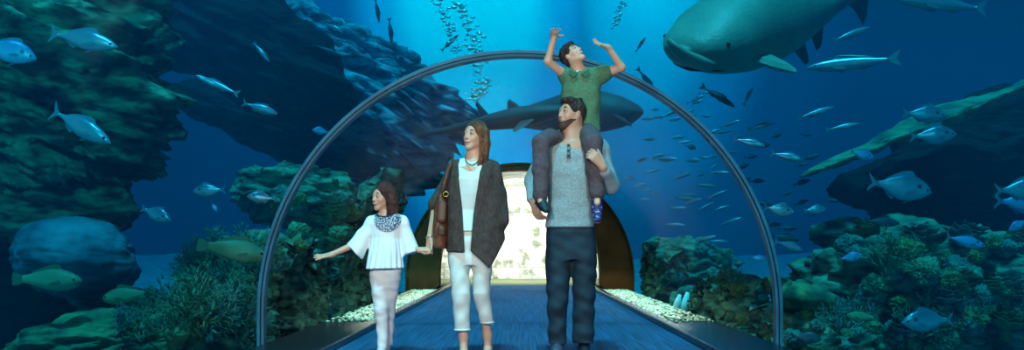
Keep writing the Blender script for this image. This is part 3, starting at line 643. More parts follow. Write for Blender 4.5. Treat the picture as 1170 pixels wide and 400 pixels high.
# ---------------------------------------------------------------- sharks
def shark(name, st, m, fm, head, tail, roll=0, label='', fins=(), up=(0,0,1), wid=1.0):
    """st: (t along body, top, bottom, half width) in units of length"""
    h, t = Vector(head), Vector(tail); ax = (t-h); Ln = ax.length; ax.normalize(); U = Vector(up); U = (U-ax*U.dot(ax)).normalized(); S = ax.cross(U)
    xs = [q[0] for q in st]; n, s = 60, 28; V = []; Fc = []
    for i in range(n+1):
        x = (i/n)**1.15; tp, bt, w_ = (interp(xs, [q[j] for q in st], x) for j in (1,2,3));
        for k in range(s):
            a = 2*PI*k/s; z = math.sin(a); c_ = math.copysign(abs(math.cos(a))**.85, math.cos(a))
            V.append(h + ax*Ln*x + S*c_*w_*Ln*wid + U*(z*(tp if z > 0 else -bt))*Ln)
    for i in range(n):
        for k in range(s):
            k2 = (k+1)%s; Fc.append((i*s+k,(i+1)*s+k,(i+1)*s+k2,i*s+k2))
    Fc.append(tuple(reversed(range(s)))); Fc.append(tuple(n*s+k for k in range(s)))
    o = empty(name, h+ax*Ln*.4, label, 'shark')
    bpy.context.view_layer.update()
    bd = pymesh('body', V, Fc, m, o)
    for nm, t0, side, out, th in fins:
        # out: polygon of (along, outward) from the root; side: direction vector in (S, U)
        sd = (S*side[0]+U*side[1]).normalized(); nr = sd.cross(ax).normalized(); V = []; k = len(out)
        cen = Vector((0,0)); 
        for (x, y) in out: cen += Vector((x,y))
        cen /= k
        root = h+ax*Ln*t0
        for sg in (1,-1):
            for x, y in out: V.append(root + ax*x*Ln + sd*y*Ln + nr*sg*th*Ln*.15)
        for sg in (1,-1):
            for x, y in out:
                q = Vector((x,y))*.6+cen*.4; V.append(root + ax*q.x*Ln + sd*q.y*Ln + nr*sg*th*Ln)
        Fc = [(i,(i+1)%k,(i+1)%k+k,i+k) for i in range(k)]
        Fc += [(i,i+2*k,(i+1)%k+2*k,(i+1)%k) for i in range(k)] + [(i+k,(i+1)%k+k,(i+1)%k+3*k,i+3*k) for i in range(k)]
        Fc += [tuple(range(2*k,3*k)), tuple(reversed(range(3*k,4*k)))]
        f = pymesh(nm, V, Fc, fm if not nm.startswith('pec') else m, o, False)
        b_ = bmesh.new(); b_.from_mesh(f.data); bmesh.ops.recalc_face_normals(b_, faces=b_.faces); b_.to_mesh(f.data); b_.free()
    return o, h, ax, Ln, U, S
SG = fishmat('shark_green', (52,96,88), (150,190,180), -9, 9, None, .55, 0)
SG = mat('shark_skin', (84,136,124), .5, 0, (112,162,146), 1.6, .15, 30)
SF = mat('shark_fin_tips', (92,58,52), .6, 0, (62,78,72), 3)
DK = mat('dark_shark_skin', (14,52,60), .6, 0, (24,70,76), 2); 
ST = [(0,.01,-.01,.02),(.02,.035,-.03,.07),(.06,.06,-.06,.105),(.13,.10,-.085,.13),(.24,.135,-.105,.135),(.36,.15,-.11,.13),(.5,.125,-.1,.105),(.65,.085,-.07,.07),(.8,.045,-.04,.035),(.92,.028,-.022,.016),(1,.012,-.012,.006)]
DORS = [(0,0),(.13,0),(.15,.02),(.135,.11),(.11,.125),(.06,.08)]; PEC = [(0,-.02),(.1,-.02),(.115,.06),(.12,.17),(.10,.185),(.05,.11)]; SM = [(0,0),(.075,0),(.085,.02),(.08,.075),(.06,.08)]
hd = at(777, 60, 9.4); tl = at(985, -8, 11.8)
big, h_, ax_, L_, U_, S_ = shark('shark', ST, SG, SF, hd, tl, label='big green-grey shark with reddish fin tips at the top right', up=(.12,-.28,1),
   fins=[('dorsal_fin',.26,(0,1),[(x,y+.12) for x,y in DORS],.012), ('second_dorsal_fin',.62,(0,1),[(x,y+.07) for x,y in SM],.01),
         ('pectoral_fin',.15,(1,-.35),[(x*.8,y*.7+.1) for x,y in PEC],.012), ('pectoral_fin',.17,(-1,-.25),[(x*.75,y*.7+.1) for x,y in PEC],.012),
         ('pelvic_fin',.5,(.4,-1),[(x,y+.075) for x,y in SM],.009), ('anal_fin',.66,(0,-1),[(x*1.1,y*1.1+.05) for x,y in SM],.009), ('tail_fin',.9,(0,1),[(0,-.02),(.09,.16),(.14,.25),(.17,.24),(.13,.08),(.15,-.08),(.13,-.11),(.06,-.05)],.008)])
def ell(nm, c, r, m, parent, rot=None):
    bm = bmesh.new(); bmesh.ops.create_uvsphere(bm, u_segments=16, v_segments=10, radius=1)
    bmesh.ops.transform(bm, matrix=Matrix.Translation(c)@(rot or Matrix())@Matrix.Diagonal((*r,1)), verts=bm.verts); return bmobj(nm, bm, m, parent, True)
g = G2 = None
V, f_ = tube_data([at(812,77,9.15), at(797,71,9.1), at(783,64,9.05), at(771,55,9.02), at(763,45,9.0)], [.10,.12,.10,.075,.035], 14, flat=(1,.55)); pymesh('snout', V, f_, SG, big)
for sg in (1,-1): ell('eye', h_+ax_*L_*.07+S_*sg*L_*.105+U_*.02*L_, (.022,)*3, EYE, big)
# mouth: a curved slit under the snout
mp_ = [h_+ax_*L_*(.05+.035*abs(u)**1.5)+S_*u*L_*.088+U_*(-.056*L_-.004) for u in np.linspace(-1,1,15)]
tube('mouth', mp_, [.006+.012*(1-abs(u)) for u in np.linspace(-1,1,15)], mat('mouth_dark', (14,20,24), .6), big, 8)
hd = at(655, 124, 14.5); tl = at(474, 155, 15.5)
ST2 = [(0,.005,-.005,.01),(.03,.02,-.018,.03),(.08,.034,-.03,.05),(.2,.055,-.05,.07),(.34,.066,-.06,.072),(.5,.052,-.045,.055),(.65,.032,-.028,.034),(.8,.018,-.016,.018),(.93,.012,-.01,.008),(1,.005,-.005,.004)]
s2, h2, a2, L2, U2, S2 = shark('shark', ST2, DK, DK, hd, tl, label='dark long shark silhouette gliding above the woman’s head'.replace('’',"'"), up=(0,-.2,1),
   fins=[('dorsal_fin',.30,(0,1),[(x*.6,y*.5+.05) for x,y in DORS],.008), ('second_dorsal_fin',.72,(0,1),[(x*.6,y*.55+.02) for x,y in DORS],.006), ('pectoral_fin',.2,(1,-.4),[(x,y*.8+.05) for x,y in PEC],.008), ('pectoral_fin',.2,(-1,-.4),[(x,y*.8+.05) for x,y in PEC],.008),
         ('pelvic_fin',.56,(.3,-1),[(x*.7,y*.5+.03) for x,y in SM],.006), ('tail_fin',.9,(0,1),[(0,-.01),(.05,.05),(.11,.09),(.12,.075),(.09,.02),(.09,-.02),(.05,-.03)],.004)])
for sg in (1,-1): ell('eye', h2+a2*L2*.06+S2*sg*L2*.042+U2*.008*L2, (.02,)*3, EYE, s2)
hd = at(735, 128, 17.5); tl = at(548, 138, 18.5)
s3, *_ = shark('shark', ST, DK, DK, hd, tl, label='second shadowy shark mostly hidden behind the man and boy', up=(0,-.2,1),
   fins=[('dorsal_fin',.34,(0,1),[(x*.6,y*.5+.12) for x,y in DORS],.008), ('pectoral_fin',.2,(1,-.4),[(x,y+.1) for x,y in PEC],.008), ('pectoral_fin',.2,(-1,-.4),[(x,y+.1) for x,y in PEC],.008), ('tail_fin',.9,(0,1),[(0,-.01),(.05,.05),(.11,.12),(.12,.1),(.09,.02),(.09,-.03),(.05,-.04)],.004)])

# ---------------------------------------------------------------- bubble columns
bub = mat('bubble', (245,255,255), .3, .85); 
def bubbles(pts, n, Y, jit, rmin, rmax, label, seed):
    g = random.Random(seed); V = []; Fc = []; ico = bmesh.new(); bmesh.ops.create_icosphere(ico, subdivisions=2, radius=1); iv = [v.co.copy() for v in ico.verts]; ifc = [[v.index for v in f.verts] for f in ico.faces]; ico.free()
    for i in range(n):
        u = g.random()*(len(pts)-1); k = int(u); f = u-k; px = pts[k][0]*(1-f)+pts[k+1][0]*f+g.gauss(0,jit); py = pts[k][1]*(1-f)+pts[k+1][1]*f+g.gauss(0,jit*.6)
        c = at(px, py, Y+g.uniform(-.6,.6)); r = g.uniform(rmin,rmax)*Y/F; b0 = len(V)
        a_ = g.uniform(.6,1.5)
        for q in iv: V.append((c.x+q.x*r*a_, c.y+q.y*r, c.z+q.z*r*.7))
        Fc += [tuple(b0+j for j in f_) for f_ in ifc]
    return tag(pymesh('bubbles', V, Fc, bub), label, 'bubbles', kind='stuff')
bubbles([(498,-6),(512,28),(520,60)], 90, 12, 3.5, .6, 2.2, 'left branch of the bright bubble column behind the arch top', 1)
bubbles([(516,-6),(536,30),(546,62),(552,100),(540,112)], 230, 12, 5.0, .6, 2.8, 'main rising column of bright bubbles behind the arch top', 2)
bubbles([(714,-6),(707,14),(702,32)], 60, 12, 2.2, .6, 2.0, 'short streak of bright bubbles right of the boy', 3)
# ================================================================== people: smooth blended volumes turned into one surface each
f32 = np.float32
class G:
    def __init__(s, lo, hi, h):
        s.lo = np.array(lo, float); s.h = h; s.n = np.ceil((np.array(hi, float)-s.lo)/h).astype(int)+1
        s.D = np.full(s.n, 1.0, f32); s.ax = [(s.lo[i]+h*np.arange(s.n[i])).astype(f32) for i in range(3)]
    def _sl(s, lo, hi):
        a = np.clip(np.floor((np.array(lo)-s.lo)/s.h).astype(int), 0, s.n); b = np.clip(np.ceil((np.array(hi)-s.lo)/s.h).astype(int)+1, 0, s.n)
        sl = tuple(slice(i, j) for i, j in zip(a, b))
        return sl, s.ax[0][sl[0]][:,None,None], s.ax[1][sl[1]][None,:,None], s.ax[2][sl[2]][None,None,:]
    def op(s, prim, k=.02, mode='u'):
        fn, lo, hi = prim; pad = k+3*s.h
        if mode == 'i': sl, X, Y, Z = s._sl(s.lo, s.lo+s.n*s.h)
        else: sl, X, Y, Z = s._sl(np.array(lo)-pad, np.array(hi)+pad)
        a = s.D[sl]
        if a.size == 0: return s
        d = np.broadcast_to(fn(X,Y,Z), a.shape).astype(f32)
        if mode == 'u': hh = np.maximum(k-np.abs(a-d), 0)/k; s.D[sl] = np.minimum(a, d)-hh*hh*k*.25
        else:
            if mode == 's': d = -d
            hh = np.maximum(k-np.abs(a-d), 0)/k; s.D[sl] = np.maximum(a, d)+hh*hh*k*.25
        return s
    def disp(s, fn):
        i = np.where(np.abs(s.D) < .04); 
        s.D[i] += fn(s.ax[0][i[0]], s.ax[1][i[1]], s.ax[2][i[2]]).astype(f32)
    def mesh(s, name, m, parent=None, base=None, smooth=1):
        D = s.D; ins = D < 0
        D[0], D[-1], D[:,0], D[:,-1], D[:,:,0], D[:,:,-1] = [1]*6; ins = D < 0
        c = ins[:-1,:-1,:-1].astype(np.int8)
        c = sum(ins[i:ins.shape[0]-1+i, j:ins.shape[1]-1+j, k:ins.shape[2]-1+k].astype(np.int8) for i in (0,1) for j in (0,1) for k in (0,1))
        I, J, K = np.where((c > 0) & (c < 8)); N_ = len(I)
        idx = np.full(c.shape, -1, np.int32); idx[I,J,K] = np.arange(N_)
        val = {(i,j,k): D[I+i,J+j,K+k] for i in (0,1) for j in (0,1) for k in (0,1)}
        acc = np.zeros((N_,3)); cnt = np.zeros(N_)
        for a in val:
            for ax in range(3):
                if a[ax] == 0:
                    b = list(a); b[ax] = 1; b = tuple(b); v0, v1 = val[a], val[b]; cr = (v0 < 0) != (v1 < 0)
                    t = np.where(cr, v0/np.where(cr, v0-v1, 1), 0); p = np.tile(np.array(a, float), (N_,1)); p[:,ax] = t
                    acc[cr] += p[cr]; cnt[cr] += 1
        P = (acc/cnt[:,None] + np.stack([I,J,K],1))*s.h + s.lo
        Q = []
        for ax in range(3):
            o1, o2 = (ax+1)%3, (ax+2)%3
            a = [slice(None)]*3; b = [slice(None)]*3; a[ax] = slice(0,-1); b[ax] = slice(1,None)
            e = ins[tuple(a)] != ins[tuple(b)]; pos = np.stack(np.where(e), 1)
            ok = (pos[:,o1] > 0) & (pos[:,o2] > 0) & (pos[:,o1] < D.shape[o1]-1) & (pos[:,o2] < D.shape[o2]-1); pos = pos[ok]
            def cell(d1, d2):
                q = pos.copy(); q[:,o1] -= d1; q[:,o2] -= d2; return idx[q[:,0],q[:,1],q[:,2]]
            q = np.stack([cell(1,1), cell(0,1), cell(0,0), cell(1,0)], 1)
            fl = ~ins[pos[:,0],pos[:,1],pos[:,2]]; q[fl] = q[fl][:,::-1]; Q.append(q)
        Q = np.concatenate(Q); Q = Q[(Q >= 0).all(1)]
        for _ in range(smooth):
            S_ = np.zeros_like(P); n_ = np.zeros(len(P))
            for a, b in ((0,1),(1,2),(2,3),(3,0)):
                np.add.at(S_, Q[:,a], P[Q[:,b]]); np.add.at(n_, Q[:,a], 1)
            P = P*.5 + S_/np.maximum(n_,1)[:,None]*.5
        if base is not None: P = P-np.array(base)
        me = bpy.data.meshes.new(name); me.vertices.add(len(P)); me.vertices.foreach_set('co', P.astype(f32).ravel())
        me.loops.add(Q.size); me.loops.foreach_set('vertex_index', Q.astype(np.int32).ravel())
        me.polygons.add(len(Q)); me.polygons.foreach_set('loop_start', np.arange(0, Q.size, 4, dtype=np.int32)); me.polygons.foreach_set('loop_total', np.full(len(Q), 4, np.int32))
        me.update(); me.validate(); o = bpy.data.objects.new(name, me)
        if base is not None: o.location = base
        return link(o, parent, m, True)
V3 = lambda *a: np.array(a, float)
def cap(a, b, r1, r2=None, fl=None):
    """tapered capsule; fl = (dir, s) squeezes it along dir"""
    a = np.array(a, float); b = np.array(b, float); r2 = r1 if r2 is None else r2; ab = b-a; L2 = max(float(ab@ab), 1e-9)
    def fn(X,Y,Z):
        x, y, z = X-a[0], Y-a[1], Z-a[2]; t = np.clip((x*ab[0]+y*ab[1]+z*ab[2])/L2, 0, 1)
        x, y, z = x-t*ab[0], y-t*ab[1], z-t*ab[2]
        if fl is not None:
            u = np.array(fl[0], float); u = u/np.linalg.norm(u); q = (x*u[0]+y*u[1]+z*u[2])*(1/fl[1]-1); x, y, z = x+q*u[0], y+q*u[1], z+q*u[2]
        return np.sqrt(x*x+y*y+z*z)-(r1+(r2-r1)*t)
    R_ = max(r1, r2)*1.6; return fn, np.minimum(a,b)-R_, np.maximum(a,b)+R_
def ball(c, r, M=None):
    c = np.array(c, float); r = np.array(r if hasattr(r,'__len__') else (r,)*3, float); M = np.eye(3) if M is None else np.array(M, float)
    def fn(X,Y,Z):
        x, y, z = X-c[0], Y-c[1], Z-c[2]
        u = [(x*M[i][0]+y*M[i][1]+z*M[i][2]) for i in range(3)]
        k0 = np.sqrt(sum((u[i]/r[i])**2 for i in range(3))); k1 = np.sqrt(sum((u[i]/r[i]**2)**2 for i in range(3)))+1e-9
        return k0*(k0-1)/k1
    R_ = r.max(); return fn, c-R_, c+R_
def loft(secs, ex=2.0, soft=True):
    """secs: (z, cx, cy, rx, ry) from top to bottom or reverse; upright stack of (super)ellipses"""
    S_ = sorted(secs); zs = [q[0] for q in S_]
    def fn(X,Y,Z):
        v = [np.interp(Z, zs, [q[i] for q in S_]).astype(f32) for i in (1,2,3,4)]
        u = (np.abs((X-v[0])/v[2])**ex+np.abs((Y-v[1])/v[3])**ex)**(1/ex); d = (u-1)*np.minimum(v[2], v[3])
        e = np.maximum(zs[0]-Z, Z-zs[-1]); return np.maximum(d, e)
    mx_ = max(q[3] for q in S_); my = max(q[4] for q in S_)
    return fn, V3(min(q[1] for q in S_)-mx_, min(q[2] for q in S_)-my, zs[0]), V3(max(q[1] for q in S_)+mx_, max(q[2] for q in S_)+my, zs[-1])
def plane(p, n):
    p = np.array(p, float); n = np.array(n, float); n /= np.linalg.norm(n)
    return (lambda X,Y,Z: (X-p[0])*n[0]+(Y-p[1])*n[1]+(Z-p[2])*n[2]), p-9, p+9
def boxp(lo, hi):
    lo = np.array(lo, float); hi = np.array(hi, float); c = (lo+hi)/2; e = (hi-lo)/2
    return (lambda X,Y,Z: np.maximum(np.maximum(np.abs(X-c[0])-e[0], np.abs(Y-c[1])-e[1]), np.abs(Z-c[2])-e[2])), lo, hi
def chain(g, pts, rs, k=.02, fl=None):
    for i in range(len(pts)-1): g.op(cap(pts[i], pts[i+1], rs[i], rs[i+1], fl), k)
def wrinkle(amp, f, dirs, seed=0):
    g_ = np.random.RandomState(seed); W = []
    for d, fr in dirs:
        for _ in range(3):
            k = np.array(d, float)*fr*f + g_.randn(3)*f*.5; W.append((k, g_.rand()*6.28, g_.randn(3)*f*.35, g_.rand()*6.28))
    def fn(X,Y,Z):
        t = 0
        for k, ph, k2, p2 in W: t = t + np.sin(X*k[0]+Y*k[1]+Z*k[2]+ph+1.5*np.sin(X*k2[0]+Y*k2[1]+Z*k2[2]+p2))
        return amp*t/len(W)*1.6
    return fn

def merge(g, g2, k=.02):
    a, d = g.D, g2.D; hh = np.maximum(k-np.abs(a-d), 0)/k; g.D = (np.minimum(a, d)-hh*hh*k*.25).astype(f32)
def sleeve(lo, hi, h, a, b, r1, r2, pl, n, depth=.5, inner=.010, fl=None):
    """a tapering sleeve cut square at pl, hollow at its mouth"""
    q = G(lo, hi, h); a = np.array(a); b = np.array(b); q.op(cap(a, b, r1, r2, fl), .01); q.op(plane(pl, n), .004, 'i')
    return q
class Head:
    def __init__(s, c, f, up, H):
        s.c = np.array(c, float); f = np.array(f, float); f /= np.linalg.norm(f); u = np.array(up, float); u -= f*(u@f); u /= np.linalg.norm(u)
        s.f, s.u, s.s = f, u, np.cross(u, f); s.H = H; s.M = np.array([s.f, s.s, s.u])
    def p(s, f, u, sd=0): return s.c + s.H*(f*s.f+u*s.u+sd*s.s)
    def b(s, f, u, sd, rf, ru, rs): return ball(s.p(f,u,sd), np.array([rf,rs,ru])*s.H, s.M)
    def cp(s, a, b, r1, r2=None): return cap(s.p(*a), s.p(*b), r1*s.H, (r1 if r2 is None else r2)*s.H)
    def build(s, g, male=False, off=0):
        o = off/s.H
        g.op(s.b(-.08,.12,0,.41+o,.38+o,.325+o), .001)
        g.op(s.b(.10,-.10,0,.27+o,.37+o,.255+o), .10*s.H)
        for q in (1,-1):
            g.op(s.cp((-.02,-.20,.20*q), (.24,-.41,.06*q), .075+o, .075+o), .09*s.H)
            g.op(s.b(.20,-.10,.15*q,.11+o,.11+o,.09+o), .08*s.H)
        g.op(s.b(.25,-.42,0,.095+o,.08+o,(.11 if male else .085)+o), .07*s.H)
        g.op(s.cp((.30,.10,-.13), (.30,.10,.13), .055+o), .06*s.H)
        if not off:
            for q in (1,-1): g.op(s.b(.45,.03,.145*q,.10,.065,.085), .05*s.H, 's')
            g.op(s.cp((.33,.06,0), (.425,-.11,0), .03, .042), .05*s.H)
            for q in (1,-1):
                g.op(s.b(.385,-.13,.042*q,.05,.032,.034), .02*s.H)
                g.op(s.b(-.06,-.02,.325*q,.075,.115,.03), .03*s.H)
                g.op(s.b(-.03,-.02,.365*q,.035,.06,.02), .02*s.H, 's')
            g.op(s.b(.345,-.235,0,.05,.055,.10), .04*s.H)
            g.op(s.b(.41,-.235,0,.03,.012,.09), .015*s.H, 's')
    def features(s, parent, iris, brow, lip, smile=False, closed=False, mouth=(0,1)):
        H = s.H; MT = Matrix(s.M.tolist()).transposed().to_4x4()
        for q in (1,-1):
            if not closed:
                e = ell('eye', s.p(.322,.025,.14*q), (.045*H,.058*H,.030*H), mat('eye_white', (235,232,228), .2), parent, MT)
                ell('iris', s.p(.356,.025,.14*q), (.016*H,.030*H,.029*H), mat('iris_'+iris, {'brown':(40,24,14),'blue':(40,66,84)}[iris], .15), e, MT)
            tube('eyelid', [s.p(.362-.35*abs(t-.0)**2*4*.2+.006, .048-.05*abs(t)*2*.5-(.03 if closed else 0), .145*q+t*.13) for t in (-.5,-.25,0,.25,.5)], [.006*H,.011*H,.012*H,.011*H,.006*H], mat('lash', (38,26,22), .7), parent, 6)
            tube('eyebrow', [s.p(.355-.12*abs(t)*abs(t), .125+.035*(1-4*(t-.1)**2), q*(.15+t*.17)) for t in (-.5,-.25,0,.25,.5)], [.014*H,.02*H,.02*H,.016*H,.006*H], brow, parent, 6)
        w_ = .115 if smile else .085
        pts = lambda f0,u0,c: [s.p(f0-.10*(abs(t)*2)**2*.6, u0+c*(abs(t)*2)**2, t*2*w_) for t in (-.5,-.33,-.16,0,.16,.33,.5)]
        rr = np.array([.006,.014,.019,.018,.019,.014,.006])*H
        cv = .03 if smile else .004
        if smile:
            tube('teeth', pts(.392,-.238,cv*.9), rr*.95, mat('teeth', (240,238,230), .2), parent, 8)
            tube('lip', pts(.392,-.212,cv*.8), rr*.6, lip, parent, 8); tube('lip', pts(.388,-.272,cv*1.2), rr*.95, lip, parent, 8)
        else:
            tube('lip', pts(.398,-.222,cv), rr*.8, lip, parent, 8); tube('lip', pts(.395,-.250,cv), rr*1.0, lip, parent, 8)

def hand(g, wrist, d, n, side, size=.18, curl=(.2,.25,.3,.35), spread=.16, thumb=(.6,.5), wr=.026, k=.006):
    """d: palm direction, n: palm normal (fingers curl towards it), side: +1/-1 which side the thumb is on"""
    w = np.array(wrist, float); d = np.array(d, float); d /= np.linalg.norm(d); n = np.array(n, float); n -= d*(n@d); n /= np.linalg.norm(n); s_ = np.cross(d, n)*side
    L = size; pl = L*.50; fr = L*.050
    for i, t in enumerate((.36,.12,-.12,-.34)):
        g.op(cap(w+s_*t*L*.12, w+d*pl+s_*t*L*.46, L*.085, L*.068, (n,.82)), .02)
    lens = (.40,.45,.42,.33)
    for i, t in enumerate((.36,.12,-.12,-.34)):
        p = w+d*(pl-.02*L)+s_*t*L*.46; a = spread*t*2.2; q = d*math.cos(a)+s_*math.sin(a); ln = lens[i]*L*1.05
        seg = [.45,.30,.25]; ang = 0; rr = [fr*1.12, fr*1.0, fr*.92, fr*.78]
        for j in range(3):
            ang += curl[i]*(1.0 if j else .8); v = q*math.cos(ang)+n*math.sin(ang); e = p+v*ln*seg[j]
            g.op(cap(p, e, rr[j], rr[j+1]), k); p = e
    p = w+d*L*.12+s_*L*.14; v = d*math.cos(thumb[0])+s_*math.sin(thumb[0])+n*.25; v /= np.linalg.norm(v)
    e = p+v*L*.22; g.op(cap(p, e, L*.085, L*.062), .015)
    v2 = v*math.cos(thumb[1])+d*math.sin(thumb[1])*.8+n*.35*math.sin(thumb[1]); v2 /= np.linalg.norm(v2)
    e2 = e+v2*L*.17; g.op(cap(e, e2, L*.062, L*.052), k); e3 = e2+v2*L*.12; g.op(cap(e2, e3, L*.052, L*.042), k)

SKIN = mat('skin', (206,160,132), .5, 0, (194,146,120), 5, .05, 120, sub=.12)
SKINW = mat('skin_fair', (218,176,150), .48, 0, (206,160,134), 5, .04, 120, sub=.12)
LIP = mat('lip_rose', (176,92,84), .4); LIPM = mat('lip_plain', (168,106,92), .5)
YP = 6.25
def P(px, py, dy=0): v = at(px, py, YP+dy); return V3(v.x, v.y, v.z)
def bounds(*pts, pad=.12):
    a = np.array(pts); return a.min(0)-pad, a.max(0)+pad
def sub3(a, b, t): return np.array(a)*(1-t)+np.array(b)*t
def shoe(name, ankle, fwd, L_, m, sole_m, parent, lace=None, h=.004, tilt=0, ax_up=(0,0,1), toe=.9, extra=None):
    f = np.array(fwd, float); f /= np.linalg.norm(f); u = np.array(ax_up, float); u -= f*(u@f); u /= np.linalg.norm(u); s_ = np.cross(u, f)
    A = np.array(ankle, float); g = G(A-L_*1.1, A+L_*1.1, h)
    q = lambda a, b, c=0: A+f*a*L_+u*b*L_+s_*c*L_
    g.op(cap(q(-.12,-.2), q(.2,-.22), .14*L_, .15*L_), .01); g.op(cap(q(.2,-.24), q(.62,-.29), .15*L_, .125*L_, (u,.75)), .05*L_*2)
    g.op(cap(q(0,.0), q(-.02,-.2), .13*L_, .13*L_), .03); g.op(cap(q(.0,-.02), q(.35,-.2), .10*L_, .11*L_), .04)
    g.op(plane(q(0,-.36), -u), .004, 'i'); o = g.mesh(name, m, parent)
    g = G(A-L_*1.1, A+L_*1.1, h)
    g.op(cap(q(-.13,-.36), q(.2,-.36), .15*L_, .155*L_, (u,.3)), .001); g.op(cap(q(.2,-.36), q(.63,-.36), .155*L_, .13*L_, (u,.3)), .02); g.mesh('sole', sole_m, o)
    if lace:
        for i in range(5):
            t = .12+i*.085; z0 = -.055-i*.028
            V, f_ = tube_data([q(t,z0-.06,-.10), q(t+.02,z0+.035,-.04), q(t+.0,z0+.035,.05), q(t+.02,z0-.06,.10)], .012*L_*1.6, 6); pymesh('lace', V, f_, lace, o)
    return o
# ------------------------------------------------------------------ the man
HAIRM = mat('hair_dark_brown', (34,22,16), .5, 0, (62,42,30), 30, .6, 90, (1,1,.3)); 
HENLEY = mat('grey_henley', (126,146,152), .85, 0, (154,174,178), 90, .25, 220); NAVY = mat('navy_jeans', (6,34,50), .8, 0, (12,52,68), 10, .2, 150)
def man():
    base = Vector((P(652,300)[0], YP, 0)); hc = P(652,131); hd = Head(hc, (-.80,-.58,.10), (.10,.06,1), .232)
    neck = P(657,161,.035)
    LS, RS = P(628,170,.03), P(684,170,.03)          # shoulders (viewer left / right)
    LE, LW = P(609,206,.06), P(608,229,-.08)
    RE, RW = P(697,212,-.02), P(689,192,-.20)
    hipz = P(0,262)[2]; crz = P(0,296)[2]
    g = G(V3(P(590,0)[0], YP-.46, -.02), V3(P(716,0)[0], YP+.32, P(0,104)[2]), .0056)
    hd.build(g, True)
    g.op(cap(hd.p(-.12,-.22), neck, .064, .068), .03); g.op(cap(hd.p(.0,-.3), sub3(neck, P(650,163,-.06),.5), .05, .055), .03)
    g.op(cap(LS, RS, .062, .062), .05); g.op(cap(neck, P(657,170,.03), .07, .10), .05)
    tx = P(653,0)[0]
    z = lambda py: P(0,py)[2]
    g.op(loft([(z(166),tx,YP+.03,.15,.09),(z(190),tx,YP+.02,.158,.105),(z(225),tx,YP+.02,.145,.098),(z(262),tx,YP+.02,.15,.10),(z(290),tx,YP+.02,.145,.10)]), .05)
    chain(g, [LS, LE, LW], [.055,.042,.029], .02); chain(g, [RS, RE, RW], [.055,.043,.03], .02)
    hl = [P(638,285), P(637,335,-.03), P(637,392,.02)]; hr = [P(668,285), P(666,335,.02), P(667,394,.06)]
    chain(g, hl, [.07,.045,.034], .03); chain(g, hr, [.07,.045,.034], .03)
    hand(g, LW+V3(.004,-.005,-.01), P(616,252,-.12)-LW, (.75,.65,.2), 1, .18, (.45,.5,.55,.6), .10, (.35,.3))
    # viewer-right hand: grips the boy's shin, knuckles to the camera
    hand(g, RW+V3(-.002,-.012,.008), P(674,174,-.235)-RW, (-.25,.95,-.2), -1, .185, (.55,.62,.68,.72), .10, (.5,.3))
    body = g.mesh('person', SKIN, None, base); tag(body, 'bearded man in a grey henley and navy trousers carrying the boy on his shoulders', 'person')
    hd.features(body, 'brown', HAIRM, LIPM)
    # hair
    g = G(hc-.2, hc+.2, .004)
    g.op(hd.b(-.10,.17,0,.43,.38,.345), .001); g.op(hd.b(.14,.40,.02,.24,.13,.24), .05*.23); g.op(hd.b(-.30,-.02,0,.2,.26,.26), .08*.23)
    for i in range(9): 
        t = (i-4)/4; g.op(hd.cp((.28-.12*t*t,.36,t*.22), (-.2,.50,t*.18), .06,.04), .012)
    g.disp(wrinkle(.0035, 70, [((.2,.2,1),.4),((1,1,0),1)], 3))
    g.op(hd.b(.40,-.13,0,.30,.42,.30), .02, 's'); g.op(hd.b(.06,-.30,0,.30,.22,.5), .02, 's'); 
    for q in (1,-1): g.op(hd.b(-.05,-.06,.36*q,.10,.15,.08), .01, 's')
    g.mesh('hair', HAIRM, body)
    # beard
    g = G(hc-.2, hc+.2, .004); hd.build(g, True, .0045)
    g.op(plane(hd.p(.05,-.155), hd.u+hd.f*.18), .008, 'i'); g.op(plane(hd.p(-.04,0), -hd.f), .01, 'i'); g.op(hd.b(.40,-.225,0,.12,.05,.12), .01, 's'); g.op(hd.b(.30,-.10,.13,.16,.13,.09), .02, 's'); g.op(hd.b(.30,-.10,-.13,.16,.13,.09), .02, 's')
    g.disp(wrinkle(.001, 260, [((1,1,1),1)], 8)); g.mesh('beard', mat('beard_stubble', (92,62,46), .8, 0, (66,44,32), 90, .4, 200), body)
    # henley
    g = G(V3(P(592,0)[0], YP-.3, z(266)), V3(P(714,0)[0], YP+.3, z(148)), .006)
    g.op(loft([(z(161),tx+.01,YP+.04,.085,.075),(z(166),tx+.005,YP+.035,.15,.10),(z(175),tx,YP+.02,.185,.118),(z(200),tx,YP+.01,.178,.125),(z(228),tx-.002,YP+.01,.162,.118),(z(250),tx-.006,YP+.01,.176,.122),(z(261),tx-.008,YP+.01,.186,.125)], 2.2), .02)
    g.op(cap(LS, RS, .072, .072), .05)
    chain(g, [LS, LE, sub3(LE,LW,.93)], [.07,.056,.041], .03); chain(g, [RS, RE, sub3(RE,RW,.80)], [.072,.062,.046], .03)
    g.disp(wrinkle(.006, 26, [((.5,0,1),1.3),((-.6,.3,1),1.2),((1,.4,.3),.8)], 4)); 
    g.op(ball(P(650,154,-.03), (.075,.10,.058)), .01, 's')
    g.op(plane(P(650,260), (0,0,-1)), .004, 'i')
    sh = g.mesh('henley_shirt', HENLEY, body)
    tube('placket', [P(649,166,0)+V3(0,-.075,0), P(649,172,0)+V3(0,-.095,0), P(648.5,183,0)+V3(0,-.112,0)], .013, mat('henley_trim', (108,126,132), .85), sh, 8, (1,.4))
    for i, py in enumerate((168,174,180)):
        p = P(648.7, py, 0); ell('button', (p[0], YP-(.092,.106,.117)[i], p[2]), (.008,.005,.008), mat('dark_button', (24,30,36), .4), sh)
    # trousers
    g = G(V3(P(610,0)[0], YP-.26, z(398)), V3(P(696,0)[0], YP+.26, z(252)), .006)
